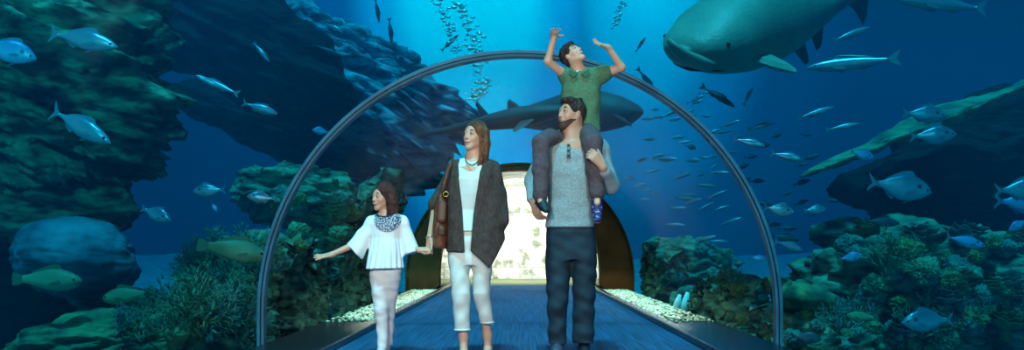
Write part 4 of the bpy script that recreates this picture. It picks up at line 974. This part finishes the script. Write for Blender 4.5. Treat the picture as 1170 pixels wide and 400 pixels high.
    g.op(loft([(z(256),tx-.006,YP+.01,.172,.108),(z(266),tx-.004,YP+.01,.182,.118),(z(276),tx-.0,YP+.01,.170,.110),(z(297),tx,YP+.01,.10,.11)], 2.3), .02)
    g.op(loft([(z(264),P(640,0)[0],YP+.01,.05,.06),(z(278),P(638,0)[0],YP+.01,.085,.095),(z(290),P(638,0)[0],YP+.01,.095,.108),(z(310),P(637.5,0)[0],YP,.089,.105),(z(340),P(637,0)[0],YP-.02,.077,.092),(z(370),P(636.5,0)[0],YP,.066,.084),(z(393),P(637,0)[0],YP+.01,.067,.084)]), .03)
    g.op(loft([(z(264),P(665,0)[0],YP+.01,.05,.06),(z(278),P(667,0)[0],YP+.01,.085,.095),(z(290),P(667,0)[0],YP+.01,.095,.108),(z(310),P(667.5,0)[0],YP+.01,.090,.105),(z(340),P(667.5,0)[0],YP+.02,.080,.092),(z(370),P(667,0)[0],YP+.05,.079,.09),(z(393),P(667,0)[0],YP+.06,.078,.09)]), .03)
    g.disp(wrinkle(.0055, 24, [((.3,0,1),1.6),((-.4,.3,1),1.2)], 6))
    g.mesh('trousers', NAVY, body)
    shoe('shoe', P(637,391,-.01), (-.12,-1,-.12), .27, mat('shoe_slate', (52,62,84), .6), mat('sole_white', (205,210,215), .6), body, mat('lace_white', (220,226,232), .7))
    shoe('shoe', P(667,394,.05), (.06,-1,-.05), .27, mat('shoe_navy', (10,20,34), .6), mat('sole_dark', (30,40,52), .6), body, mat('lace_dark', (30,44,60), .7))
    return body
man()

# ------------------------------------------------------------------ the boy
POLO = mat('green_polo', (66,112,82), .85, 0, (84,130,96), 60, .2, 200); TRG = mat('boy_trousers', (74,66,74), .85, 0, (88,80,88), 40, .3, 120)
def boy():
    base = Vector((P(662,140)[0], YP+.1, P(0,150)[2])); hc = P(654.5,63,.10); hd = Head(hc, (.50,-.62,.66), (-.62,.30,.72), .185)
    nk = P(662,82,.12); LS, RS = P(648,88,.12), P(688,85,.12); LE, LW = P(626,70,.02), P(633,43,-.02); RE, RW = P(710,77,.06), P(695,54,.0)
    z = lambda py: P(0,py,.1)[2]; tx = P(664,0,.12)[0]
    LK, LA = P(618.5,163,-.13), P(617.5,222,-.17); RK, RA = P(677,163,-.12), P(682,224,-.15); HP = P(662,150,.16)
    g = G(V3(P(606,0)[0], YP-.36, P(0,256)[2]), V3(P(722,0)[0], YP+.32, P(0,26)[2]), .0052)
    hd.build(g)
    g.op(cap(hd.p(-.12,-.25), nk, .045, .05), .025)
    g.op(cap(LS, RS, .042, .042), .04); g.op(loft([(z(84),tx,YP+.12,.11,.06),(z(110),tx,YP+.13,.12,.075),(z(150),tx,YP+.14,.115,.08)]), .03)
    chain(g, [LS, LE, LW], [.037,.029,.021], .015); chain(g, [RS, RE, RW], [.037,.030,.021], .015)
    chain(g, [HP+V3(-.06,0,0), LK, LA, LA+V3(.0,-.03,-.05)], [.045,.035,.026,.022], .02); chain(g, [HP+V3(.06,0,0), RK, RA, RA+V3(.0,-.03,-.05)], [.05,.045,.028,.022], .02)
    hand(g, LW+V3(-.006,0.02,.012), (.12,-.9,.22), (.0,.3,1), -1, .13, (.08,.05,.05,.08), .35, (1.9,.1), k=.005)
    hand(g, RW, (-.95,-.1,.28), (-.1,-.5,.9), -1, .135, (.15,.2,.25,.3), .4, (.8,.4), k=.005)
    body = g.mesh('person', SKINW, None, base); tag(body, 'boy in a green polo sitting on the man\'s shoulders with both arms raised', 'person')
    hd.features(body, 'brown', HAIRM, LIPM, True)
    g = G(hc-.17, hc+.17, .004)
    g.op(hd.b(-.10,.16,0,.44,.40,.36), .001); g.op(hd.b(-.28,-.06,0,.2,.28,.27), .08*.2); g.op(hd.b(.12,.36,0,.25,.13,.25), .02)
    g.disp(wrinkle(.004, 80, [((.2,.2,1),.5),((1,1,0),1)], 5))
    g.op(hd.b(.42,-.13,0,.28,.42,.32), .02, 's'); g.op(hd.b(.10,-.30,0,.30,.22,.5), .02, 's')
    for q in (1,-1): g.op(hd.b(-.05,-.05,.36*q,.09,.14,.09), .01, 's')
    g.mesh('hair', HAIRM, body)
    g = G(V3(P(628,0)[0], YP-.12, z(153)), V3(P(708,0)[0], YP+.32, z(68)), .0056)
    g.op(loft([(z(78),tx-.01,YP+.12,.055,.05),(z(82),tx,YP+.12,.10,.062),(z(90),tx+.005,YP+.12,.142,.078),(z(105),tx+.0,YP+.12,.145,.092),(z(130),tx-.004,YP+.13,.142,.098),(z(150),tx-.006,YP+.13,.15,.105)], 2.2), .02)
    g.op(cap(LS, RS, .056, .056), .03); g.op(cap(LS, sub3(LS,LE,.14), .056, .052), .02); g.op(cap(RS, sub3(RS,RE,.22), .058, .056), .02)
    g.disp(wrinkle(.006, 30, [((1,0,.6),1),((.8,.3,-.5),1),((.3,0,1),1)], 7)); g.op(ball(P(662,76,.08), (.05,.06,.035)), .01, 's')
    po = g.mesh('polo_shirt', POLO, body)
    cm_ = mat('polo_collar', (50,92,66), .85)
    for q, (a, b, c, d) in ((1, ((651,79,.05),(660,84,.025),(655,88.5,.02),(650,84,.03))), (-1, ((673,79,.05),(664,84,.025),(669,88.5,.02),(674,84,.03)))):   # collar leaves
        o_ = [P(*t) for t in (a,b,c,d)]; V = [t for t in o_]+[t+V3(0,.016,0) for t in o_]
        pymesh('collar', V, [(0,1,2,3),(7,6,5,4),(0,4,5,1),(1,5,6,2),(2,6,7,3),(3,7,4,0)], cm_, po, False)
    p = P(659.5,81.5,.02); ell('button', p, (.007,.005,.007), mat('white_button', (230,236,230), .4), po)
    # seat and legs
    g = G(V3(P(604,0)[0], YP-.34, P(0,236)[2]), V3(P(700,0)[0], YP+.32, P(0,134)[2]), .006)
    g.op(ball(HP+V3(0,.01,.01), (.135,.11,.085)), .02)
    chain(g, [HP+V3(-.06,-.0,0), P(640,160,.03), P(628,157,-.06), LK, sub3(LK,LA,.5), LA+V3(0,0,-.005)], [.07,.058,.056,.060,.057,.054], .03); chain(g, [HP+V3(.06,0,0), P(670,152,.06), P(674,156,-.05), RK, sub3(RK,RA,.5), RA+V3(0,0,.02)], [.07,.066,.068,.070,.060,.054], .03)
    g.disp(wrinkle(.0038, 44, [((.3,0,1),1.4),((-.6,.3,1),1.2)], 9))
    g.op(plane(LA+V3(0,0,-.012), (.05,0,-1)), .005, 'i') if False else None
    g.mesh('trousers', TRG, body)
    shoe('shoe', LA+V3(.0,-.0,-.01), (.35,-.8,-.45), .185, mat('boy_shoe_dark', (20,44,54), .6), mat('boy_sole', (14,30,42), .6), body, mat('lace_teal', (52,96,110), .7), ax_up=(.1,-.5,.9))
    shoe('shoe', RA+V3(0,-.0,-.015), (.0,-.70,-.72), .225, mat('boy_shoe_blue', (22,36,92), .6, 0, (110,130,190), 50, ramp=(.55,.62)), mat('boy_sole_mauve', (70,62,96), .6), body, mat('lace_pale', (170,196,222), .7), ax_up=(0,-.72,.7))
    return body
boy()
# ------------------------------------------------------------------ the woman
HAIRW = mat('hair_chestnut', (84,48,28), .42, 0, (146,92,56), 26, .7, 110, (1,1,.22)); CARD = mat('brown_cardigan', (60,50,46), .9, 0, (78,67,62), 60, .35, 160, (1,1,.4))
WTOP = mat('white_top', (208,232,228), .75, 0, (222,240,236), 6, .1, 120); WPANT = mat('white_trousers', (214,226,218), .8, 0, (226,236,228), 8, .15, 150)
def long_hair(name, hd, paths, m, parent, cut, seed, h=.0045, r=.016, lo=-.30, hi=.2):
    g = G(hd.c+V3(-.16,-.17,lo), hd.c+V3(.16,.17,hi), h)
    g.op(hd.b(-.09,.16,0,.43,.385,.36), .001)
    for p in paths:
        n_ = len(p); rs = [r*(1-.25*i/(n_-1)) for i in range(n_)]; rs[-1] = r*.35; chain(g, p, rs, .012)
    g.disp(wrinkle(.0028, 95, [((1,.3,.08),1),((.5,1,.08),1)], seed))
    for c in cut: g.op(c, .012, 's')
    return g.mesh(name, m, parent)
def woman():
    base = Vector((P(537,300)[0], YP, 0)); hc = P(541.5,156); hd = Head(hc, (-.56,-.82,.10), (.05,.0,1), .208)
    z = lambda py: P(0,py)[2]; x = lambda px: P(px,0)[0]; tx = x(538)
    nk = P(541,181,.03); LS, RS = P(520,193,.03), P(561,193,.03); LE, LW = P(499,232,.05), P(491,272,-.03); RE, RW = P(569,240,.05), P(563.5,275,-.07)
    g = G(V3(x(478), YP-.3, -.03), V3(x(588), YP+.28, z(132)), .0052)
    hd.build(g); g.op(cap(hd.p(-.10,-.25), nk, .047, .052), .02); g.op(cap(nk, nk+V3(0,-.0,-.06), .055, .08), .04); g.op(cap(LS, RS, .043, .043), .05)
    g.op(loft([(z(187),tx,YP+.03,.11,.07),(z(192),tx,YP+.02,.12,.10),(z(205),tx,YP+.02,.13,.122),(z(235),tx,YP+.02,.10,.08),(z(265),tx,YP+.02,.13,.09),(z(290),tx,YP+.02,.14,.10)]), .05)
    chain(g, [LS, LE, LW], [.042,.034,.0215], .015); chain(g, [RS, RE, RW], [.042,.035,.0215], .015)
    A1, A2 = P(529.5,385,-.0), P(557,383,.08)
    chain(g, [P(524,290), P(528,338,-.04), sub3(P(528,338,-.04),A1,.5)+V3(0,.01,0), A1, P(530,402,-.02)], [.06,.04,.036,.029,.028], .03)
    chain(g, [P(551,290), P(551,335,.0), sub3(P(551,335),A2,.5)+V3(0,.01,0), A2, P(557.5,398,.09)], [.06,.04,.036,.029,.028], .03)
    for a, dy in ((P(530,402,-.02),0), (P(557.5,398,.09),0)): g.op(cap(a, a+V3(-.01,-.12,-.035), .027, .022, ((0,0,1),.7)), .02); g.op(cap(a+V3(-.01,-.1,-.035), a+V3(-.015,-.17,-.045), .03, .024, ((0,0,1),.5)), .02)
    hand(g, LW, (-.05,-.15,-1), (-.5,-.5,.0), -1, .165, (.55,.6,.65,.7), .12, (.45,.4), k=.005)
    hand(g, RW, (-.12,-.12,-1), (-.75,.5,0), 1, .165, (.12,.18,.22,.28), .28, (.35,.2), k=.005)
    body = g.mesh('person', SKINW, None, base); tag(body, 'woman in a long dark brown cardigan and white trousers holding the girl\'s hand', 'person')
    hd.features(body, 'brown', HAIRW, LIP, True)
    # hair: parted, falling behind one shoulder and in front of the other
    g_ = random.Random(3); paths = []
    for i in range(16):
        t = i/15; sd = -1   # viewer-right side of the head is hd.s negative or positive; decided by x
        s0 = 1 if hd.s[0] > 0 else -1
        a = hd.p(-.05-.25*t, .50, s0*(.02+.05*t)); b = hd.p(.10-.42*t, .20, s0*(.30+.05*math.sin(PI*t))); c = hd.p(.04-.38*t, -.18, s0*(.39+.04*math.sin(PI*t)))
        d = hd.p(.0-.32*t, -.60, s0*(.42-.03*t)); e = hd.p(.10-.42*t, -.98+.25*t*t+g_.uniform(-.08,.08), s0*(.36+.05*t))
        paths.append([a,b,c,d,e])
    for i in range(13):
        t = i/12; s0 = -1 if hd.s[0] > 0 else 1
        a = hd.p(-.05-.25*t, .50, s0*(.02+.06*t)); b = hd.p(.0-.30*t, .20, s0*.33); c = hd.p(-.08-.30*t, -.18, s0*(.34-.08*t)); d = hd.p(-.18-.26*t, -.55, s0*(.25-.14*t)); e = hd.p(-.22-.26*t, -.82, s0*(.20-.14*t)); paths.append([a,b,c,d,e])
    for i in range(8):
        t = (i-3.5)/4; paths.append([hd.p(-.3,.40,t*.2), hd.p(-.46,.1,t*.28), hd.p(-.46,-.35,t*.33), hd.p(-.48,-.85,t*.36)])
    cut = [hd.b(.46,-.10,0,.31,.46,.27), hd.b(.30,.05,0,.2,.25,.2)]
    long_hair('hair', hd, paths, HAIRW, body, cut, 11)
    # top
    g = G(V3(x(505), YP-.22, z(270)), V3(x(572), YP+.2, z(172)), .0052)
    g.op(loft([(z(181),x(539),YP+.03,.085,.06),(z(188),x(539),YP+.02,.135,.085),(z(205),x(538),YP-.0,.14,.115),(z(222),x(537),YP+.0,.125,.105),(z(240),x(536),YP+.01,.115,.095),(z(264),x(536),YP+.0,.128,.105)], 2.1), .02)
    g.disp(wrinkle(.004, 30, [((1,0,.2),1.3),((.8,.3,.4),1)], 13))
    # V neckline
    for q in (1,-1): g.op(cap(P(540+q*4,178,-.10), P(539.5,206,-.14), .026, .006, ((0,1,0),2.2)), .006, 's')
    g.op(ball(P(540,179,-.03), (.046,.09,.036)), .01, 's')
    g.mesh('top', WTOP, body)
    # trousers
    g = G(V3(x(500), YP-.24, z(384)), V3(x(575), YP+.26, z(258)), .0052)
    g.op(loft([(z(260),x(537),YP+.01,.125,.095),(z(275),x(537),YP+.01,.150,.11),(z(282),x(537),YP+.01,.150,.108),(z(303),x(537.5),YP+.01,.075,.105)], 2.2), .02)
    g.op(loft([(z(266),x(527),YP+.01,.04,.05),(z(282),x(525),YP+.01,.075,.085),(z(292),x(524.5),YP+.005,.082,.10),(z(312),x(525.2),YP-.01,.070,.092),(z(335),x(527),YP-.03,.066,.078),(z(355),x(527.7),YP-.015,.059,.07),(z(378),x(528.3),YP+.0,.053,.062)]), .025)
    g.op(loft([(z(266),x(548),YP+.01,.04,.05),(z(282),x(550),YP+.01,.073,.085),(z(292),x(550.5),YP+.01,.080,.10),(z(312),x(551),YP+.0,.067,.092),(z(335),x(550.2),YP+.0,.063,.078),(z(352),x(553),YP+.03,.057,.07),(z(371),x(556.5),YP+.06,.047,.06)]), .025)
    g.disp(wrinkle(.004, 30, [((.3,0,1),1.5),((-.5,.3,1),1.2)], 15))
    tr_ = g.mesh('trousers', WPANT, body)
    for cx_, cy_, rx_, ry_, pz in ((528.3,0,.0545,.0635,376.5),(556.3,.06,.0485,.0615,369)):
        tube('cuff', [V3(x(cx_)+rx_*math.cos(a), YP+cy_+ry_*math.sin(a), z(pz)) for a in np.linspace(0,2*PI,33)], .006, WPANT, tr_, 6)
    # cardigan: open front, hanging points, wide sleeves
    g = G(V3(x(482), YP-.26, z(310)), V3(x(586), YP+.26, z(174)), .0056)
    g.op(loft([(z(180),x(541),YP+.04,.085,.06),(z(186),x(540),YP+.03,.130,.08),(z(200),x(540),YP+.02,.178,.125),(z(230),x(541),YP+.02,.195,.135),(z(260),x(542),YP+.01,.205,.145),(z(290),x(543),YP+.01,.21,.15),(z(306),x(543),YP+.01,.205,.15)], 2.3), .02)
    g.op(cap(LS, RS, .048, .048), .05)
    chain(g, [LS, LE, sub3(LE,LW,.08)], [.055,.052,.054], .03)
    chain(g, [RS, P(569,222,.04), P(571,252,-.01)], [.065,.062,.062], .03)
    g.disp(wrinkle(.007, 26, [((1,.2,.1),1.6),((.9,.5,.2),1.3)], 17))
    # open front: edges from (525,190)->(532,287) and (549,190)->(539,287)
    def fr(X,Y,Z):
        py = HY-(Z-CH)/YP*F; l = x(0)+np.interp(py,[175,190,245,287,310],[527,524.5,529.5,532,533])*YP/F; r = x(0)+np.interp(py,[175,190,245,287,310],[552,550,542,538.5,538])*YP/F
        return np.maximum(np.maximum(l-X, X-r), Y-(YP+.0))
    g.op((fr, V3(x(510),YP-.4,z(312)), V3(x(560),YP,z(170))), .006, 's')
    g.op(ball(P(540,176,-.01), (.065,.09,.06)), .01, 's')
    # hollow skirt part and slanting hems
    g.op(loft([(z(240),tx,YP+.015,.10,.075),(z(262),x(537),YP+.01,.145,.112),(z(290),x(538),YP+.01,.172,.125),(z(315),x(538),YP+.01,.175,.125)], 2.2), .01, 's')
    def hem(X,Y,Z):
        px = CX+X/YP*F; hz = CH+(HY-np.interp(px,[484,509,531,537,539,560,577,586],[287,288,288,288,287,306,274,268]))*YP/F
        return hz-Z
    g.op((hem, V3(-9,-9,-9), V3(9,9,9)), .005, 'i')
    g.op(cap(P(491,250,.03), P(490,300,.03), .035), .006, 's')
    cd = g.mesh('cardigan', CARD, body)
    # necklace
    nk_m = mat('coral_beads', (150,90,72), .4)
    tube('necklace', [P(540,180,0)+V3(math.cos(a)*.050, -.030+math.sin(a)*.075, .012-.075*max(0,math.sin(-a))) for a in np.linspace(-PI, 0, 17)], .005, nk_m, body, 8)
    # bracelet at the viewer-left wrist
    tube('bracelet', [LW+V3(math.cos(a)*.026, math.sin(a)*.026, .01+.006*math.cos(a)) for a in np.linspace(0,2*PI,21)], .004, mat('silver', (200,205,210), .3, .9), body, 6)
    # shoes: open low heels
    for a in (P(530,402,-.02), P(557.5,398,.09)):
        g = G(a-.26, a+.2, .004)
        g.op(cap(a+V3(0,.0,-.035), a+V3(-.01,-.10,-.06), .030, .030, ((0,0,1),.5)), .02); g.op(cap(a+V3(-.01,-.10,-.055), a+V3(-.015,-.19,-.062), .036, .026, ((0,0,1),.6)), .02)
        g.op(cap(a+V3(0,.012,-.02), a+V3(0,.02,-.075), .022, .009), .01); g.op(cap(a+V3(0,-.02,-.0), a+V3(-.012,-.14,-.02), .022, .02, ((0,0,1),.9)), .006, 's')
        g.mesh('shoe', mat('nude_shoe', (150,118,96), .5), body)
    return body
woman()
# shoulder bag
def bag():
    m = mat('tan_leather', (122,70,34), .5, 0, (88,48,24), 9, .25, 60); md = mat('dark_leather', (74,40,22), .5)
    b = empty('shoulder_bag', P(504,255,.02), 'brown leather shoulder bag hanging at the woman\'s hip', 'bag')
    bpy.context.view_layer.update()
    z = lambda py: P(0,py)[2]; x = lambda px: P(px,0)[0]
    g = G(V3(x(490), YP-.2, z(290)), V3(x(520), YP+.26, z(212)), .005)
    g.op(loft([(z(219),x(507),YP+.0,.012,.06),(z(226),x(505.5),YP+.0,.036,.11),(z(245),x(504),YP+.0,.050,.135),(z(270),x(503.5),YP+.0,.054,.145),(z(284),x(504),YP+.0,.046,.135)], 2.8), .02)
    g.disp(wrinkle(.004, 30, [((.2,.3,1),1),((1,1,.3),1)], 21)); g.mesh('body', m, b)
    g = G(V3(x(490), YP-.22, z(270)), V3(x(520), YP+.1, z(222)), .005)
    g.op(cap(P(505,234,-.13), P(504,250,-.142), .034, .034, ((0,1,0),.3)), .01); g.op(cap(P(504,262,-.145), P(504,277,-.138), .030, .030, ((0,1,0),.35)), .01); g.mesh('pocket', md, b)
    tube('strap', [P(506,226,-.10), P(508,210,-.115), P(512,196,-.09), P(516,186,-.03), P(517,182,.02), P(515,190,.09), P(508,226,.12)], .013, m, b, 8, (1,.45))
    tube('buckle', [P(509.5,222,-.112)+V3(math.cos(a)*.018, -.01, math.sin(a)*.018) for a in np.linspace(0,2*PI,17)], .004, mat('brass', (170,140,80), .35, .9), b, 6)
bag()

# ------------------------------------------------------------------ the girl
HAIRG = mat('hair_auburn', (54,26,22), .42, 0, (104,52,42), 26, .7, 110, (1,1,.22)); BLO = mat('white_blouse', (226,236,236), .75, 0, (238,244,244), 6, .1, 140)
def girl():
    base = Vector((P(438,300)[0], YP, 0)); hc = P(436.5,225.5); hd = Head(hc, (-.66,-.74,-.02), (.04,.0,1), .186)
    z = lambda py: P(0,py)[2]; x = lambda px: P(px,0)[0]; tx = x(441)
    nk = P(441,246,.02); LS, RS = P(425,255,.02), P(459,255,.02); LE, LW = P(406,279,-.02), P(380,290.5,-.08); RE, RW = P(467,282,.04), P(480,286,-.04)
    g = G(V3(x(354), YP-.3, -.03), V3(x(496), YP+.22, z(203)), .0052)
    hd.build(g); g.op(cap(hd.p(-.10,-.25), nk, .037, .041), .02); g.op(cap(nk, nk+V3(0,0,-.04), .045, .06), .03); g.op(cap(LS, RS, .034, .034), .04)
    g.op(loft([(z(252),tx,YP+.02,.085,.055),(z(275),tx,YP+.01,.085,.065),(z(305),tx,YP+.01,.095,.07)]), .04)
    chain(g, [LS, LE, LW], [.034,.026,.019], .015); chain(g, [RS, RE, RW], [.034,.027,.02], .015)
    chain(g, [P(433,308), P(434,350,-.03), P(436.5,394,.0), P(436.5,400,-.02)], [.045,.03,.022,.022], .02); chain(g, [P(447,308), P(443,350,.05), P(440.5,392,.14), P(440.5,398,.13)], [.045,.03,.022,.022], .02)
    hand(g, LW, (-1,-.2,-.22), (-.2,-.45,.9), -1, .14, (.06,.10,.12,.10), .5, (.8,.2), k=.005)
    hand(g, RW, (.9,-.2,.1), (0,.5,-.8), 1, .125, (.5,.55,.6,.6), .1, (.4,.4), k=.005)
    body = g.mesh('person', SKINW, None, base); tag(body, 'girl in a white blouse and white trousers with one arm held out', 'person')
    hd.features(body, 'brown', HAIRG, LIP, True)
    s0 = 1 if hd.s[0] > 0 else -1; g_ = random.Random(8); paths = []
    for i in range(15):
        t = i/14; paths.append([hd.p(-.05-.25*t,.50,s0*.05), hd.p(.10-.42*t,.20,s0*(.32+.04*math.sin(PI*t))), hd.p(.05-.40*t,-.2,s0*(.40+.05*math.sin(PI*t))), hd.p(.02-.36*t,-.55,s0*(.42-.03*t)), hd.p(.08-.42*t,-.82+g_.uniform(-.07,.05),s0*(.36))])
    for i in range(12):
        t = i/11; paths.append([hd.p(-.05-.25*t,.50,-s0*.05), hd.p(.04-.30*t,.20,-s0*.35), hd.p(.0-.34*t,-.2,-s0*(.37-.08*t)), hd.p(-.06-.32*t,-.5,-s0*(.34-.10*t)), hd.p(-.10-.30*t,-.70,-s0*(.30-.12*t))])
    for i in range(8):
        t = (i-3.5)/4; paths.append([hd.p(-.3,.40,t*.2), hd.p(-.48,.1,t*.3), hd.p(-.50,-.35,t*.36), hd.p(-.46,-.75,t*.4)])
    long_hair('hair', hd, paths, HAIRG, body, [hd.b(.46,-.12,0,.32,.45,.29), hd.b(.30,.03,0,.2,.23,.2)], 12, .0042, .015, -.24, .17)
    # blouse
    g = G(V3(x(390), YP-.24, z(312)), V3(x(486), YP+.22, z(238)), .005)
    g.op(loft([(z(243),x(442),YP+.02,.06,.05),(z(247),x(442),YP+.02,.115,.075),(z(256),x(442),YP+.01,.132,.09),(z(272),x(441),YP+.01,.112,.092),(z(290),x(440.5),YP+.0,.118,.11),(z(307.5),x(440),YP+.0,.132,.128)], 2.1), .02)
    g.op(cap(LS, RS, .045, .045), .03)
    lo_, hi_ = V3(x(390), YP-.24, z(312)), V3(x(486), YP+.22, z(238))
    merge(g, sleeve(lo_, hi_, .005, LS, P(404.5,288,-.015), .044, .074, P(405,287,0), (-.72,0,-.70), .72, .008), .025)
    merge(g, sleeve(lo_, hi_, .005, RS, P(471,292,.01), .044, .066, P(471,289,0), (.30,0,-.95), .8, .007), .025)
    def cutter(c, n): return plane(c, n)
    # gather folds run downwards
    def folds(X,Y,Z):
        a = np.arctan2(X-x(441), -(Y-YP)); zz = np.clip((z(262)-Z)/.3, 0, 1); return .006*zz*np.sin(a*17+2*np.sin(Z*6))
    g.disp(folds); g.disp(wrinkle(.003, 40, [((1,.2,.3),1)], 18))
    g.op(ball(P(441,243,-.02), (.052,.075,.03)), .008, 's'); g.op(plane(P(440,307), (.03,0,-1)), .005, 'i')
    bl = g.mesh('blouse', BLO, body)
    # embroidered yoke
    em = bpy.data.materials.new('embroidery'); em.use_nodes = True; nt = em.node_tree; b = nt.nodes['Principled BSDF']; b.inputs['Roughness'].default_value = .8
    tc = nt.nodes.new('ShaderNodeTexCoord'); vo = nt.nodes.new('ShaderNodeTexVoronoi'); vo.feature = 'DISTANCE_TO_EDGE'; vo.inputs['Scale'].default_value = 58; nt.links.new(tc.outputs['Object'], vo.inputs['Vector'])
    r = nt.nodes.new('ShaderNodeValToRGB'); r.color_ramp.interpolation = 'CONSTANT'; r.color_ramp.elements[0].color = lin((58,74,98)); r.color_ramp.elements[1].position = .14; r.color_ramp.elements[1].color = lin((190,204,214)); nt.links.new(vo.outputs['Distance'], r.inputs[0]); nt.links.new(r.outputs[0], b.inputs[0])
    g = G(V3(x(424), YP-.2, z(272)), V3(x(462), YP+.05, z(240)), .004)
    g.op(loft([(z(243),x(442),YP+.02,.064,.054),(z(247),x(442),YP+.02,.119,.08),(z(256),x(442),YP+.01,.136,.096),(z(272),x(441),YP+.01,.117,.098)], 2.1), .02)
    g.op(ball(P(441,243,-.02), (.056,.08,.034)), .008, 's'); g.op(plane((0,YP-.01,0), (0,1,0)), .004, 'i')
    g.op(ball(P(443,249,-.05), (.098,.2,.102)), .004, 'i'); g.mesh('embroidered_yoke', em, bl)
    tube('neckline_trim', [P(441,245,.0)+V3(math.cos(a)*.058, -.02+math.sin(a)*.05-.012, .004-.022*max(0,math.sin(-a))) for a in np.linspace(-PI, 0, 15)], .005, mat('embroidery_dark', (44,56,80), .8), bl, 6)
    # trousers
    g = G(V3(x(412), YP-.2, -.01), V3(x(466), YP+.26, z(302)), .005)
    g.op(loft([(z(303),x(440),YP+.01,.105,.08),(z(310),x(440),YP+.01,.104,.08),(z(326),x(439.5),YP+.01,.06,.06)], 2.2), .02)
    g.op(loft([(z(305),x(435),YP+.0,.04,.05),(z(314),x(433.5),YP+.0,.058,.065),(z(320),x(433.5),YP+.0,.064,.07),(z(340),x(434.5),YP-.01,.055,.062),(z(352),x(435.5),YP-.02,.050,.055),(z(375),x(437),YP-.0,.042,.046),(z(399),x(436.8),YP+.0,.034,.04)]), .05)
    g.op(loft([(z(305),x(446),YP+.02,.04,.05),(z(314),x(447),YP+.02,.056,.065),(z(320),x(447),YP+.03,.062,.07),(z(340),x(444.3),YP+.05,.052,.062),(z(352),x(442.8),YP+.07,.046,.055),(z(375),x(441.3),YP+.11,.038,.046),(z(397),x(440),YP+.14,.032,.04)]), .05)
    g.disp(wrinkle(.0035, 44, [((.2,0,1),1.6),((-.5,.3,1),1)], 19)); g.mesh('trousers', mat('girl_trousers', (222,226,226), .8, 0, (234,236,236), 8, .15, 150), body)
    for a in (P(436.5,399,-.0), P(440.5,397,.13)): shoe('shoe', a+V3(0,0,.02), (-.1,-1,-.25), .17, mat('girl_shoe', (200,196,200), .6), mat('girl_sole', (150,140,150), .6), body)
    return body
girl()
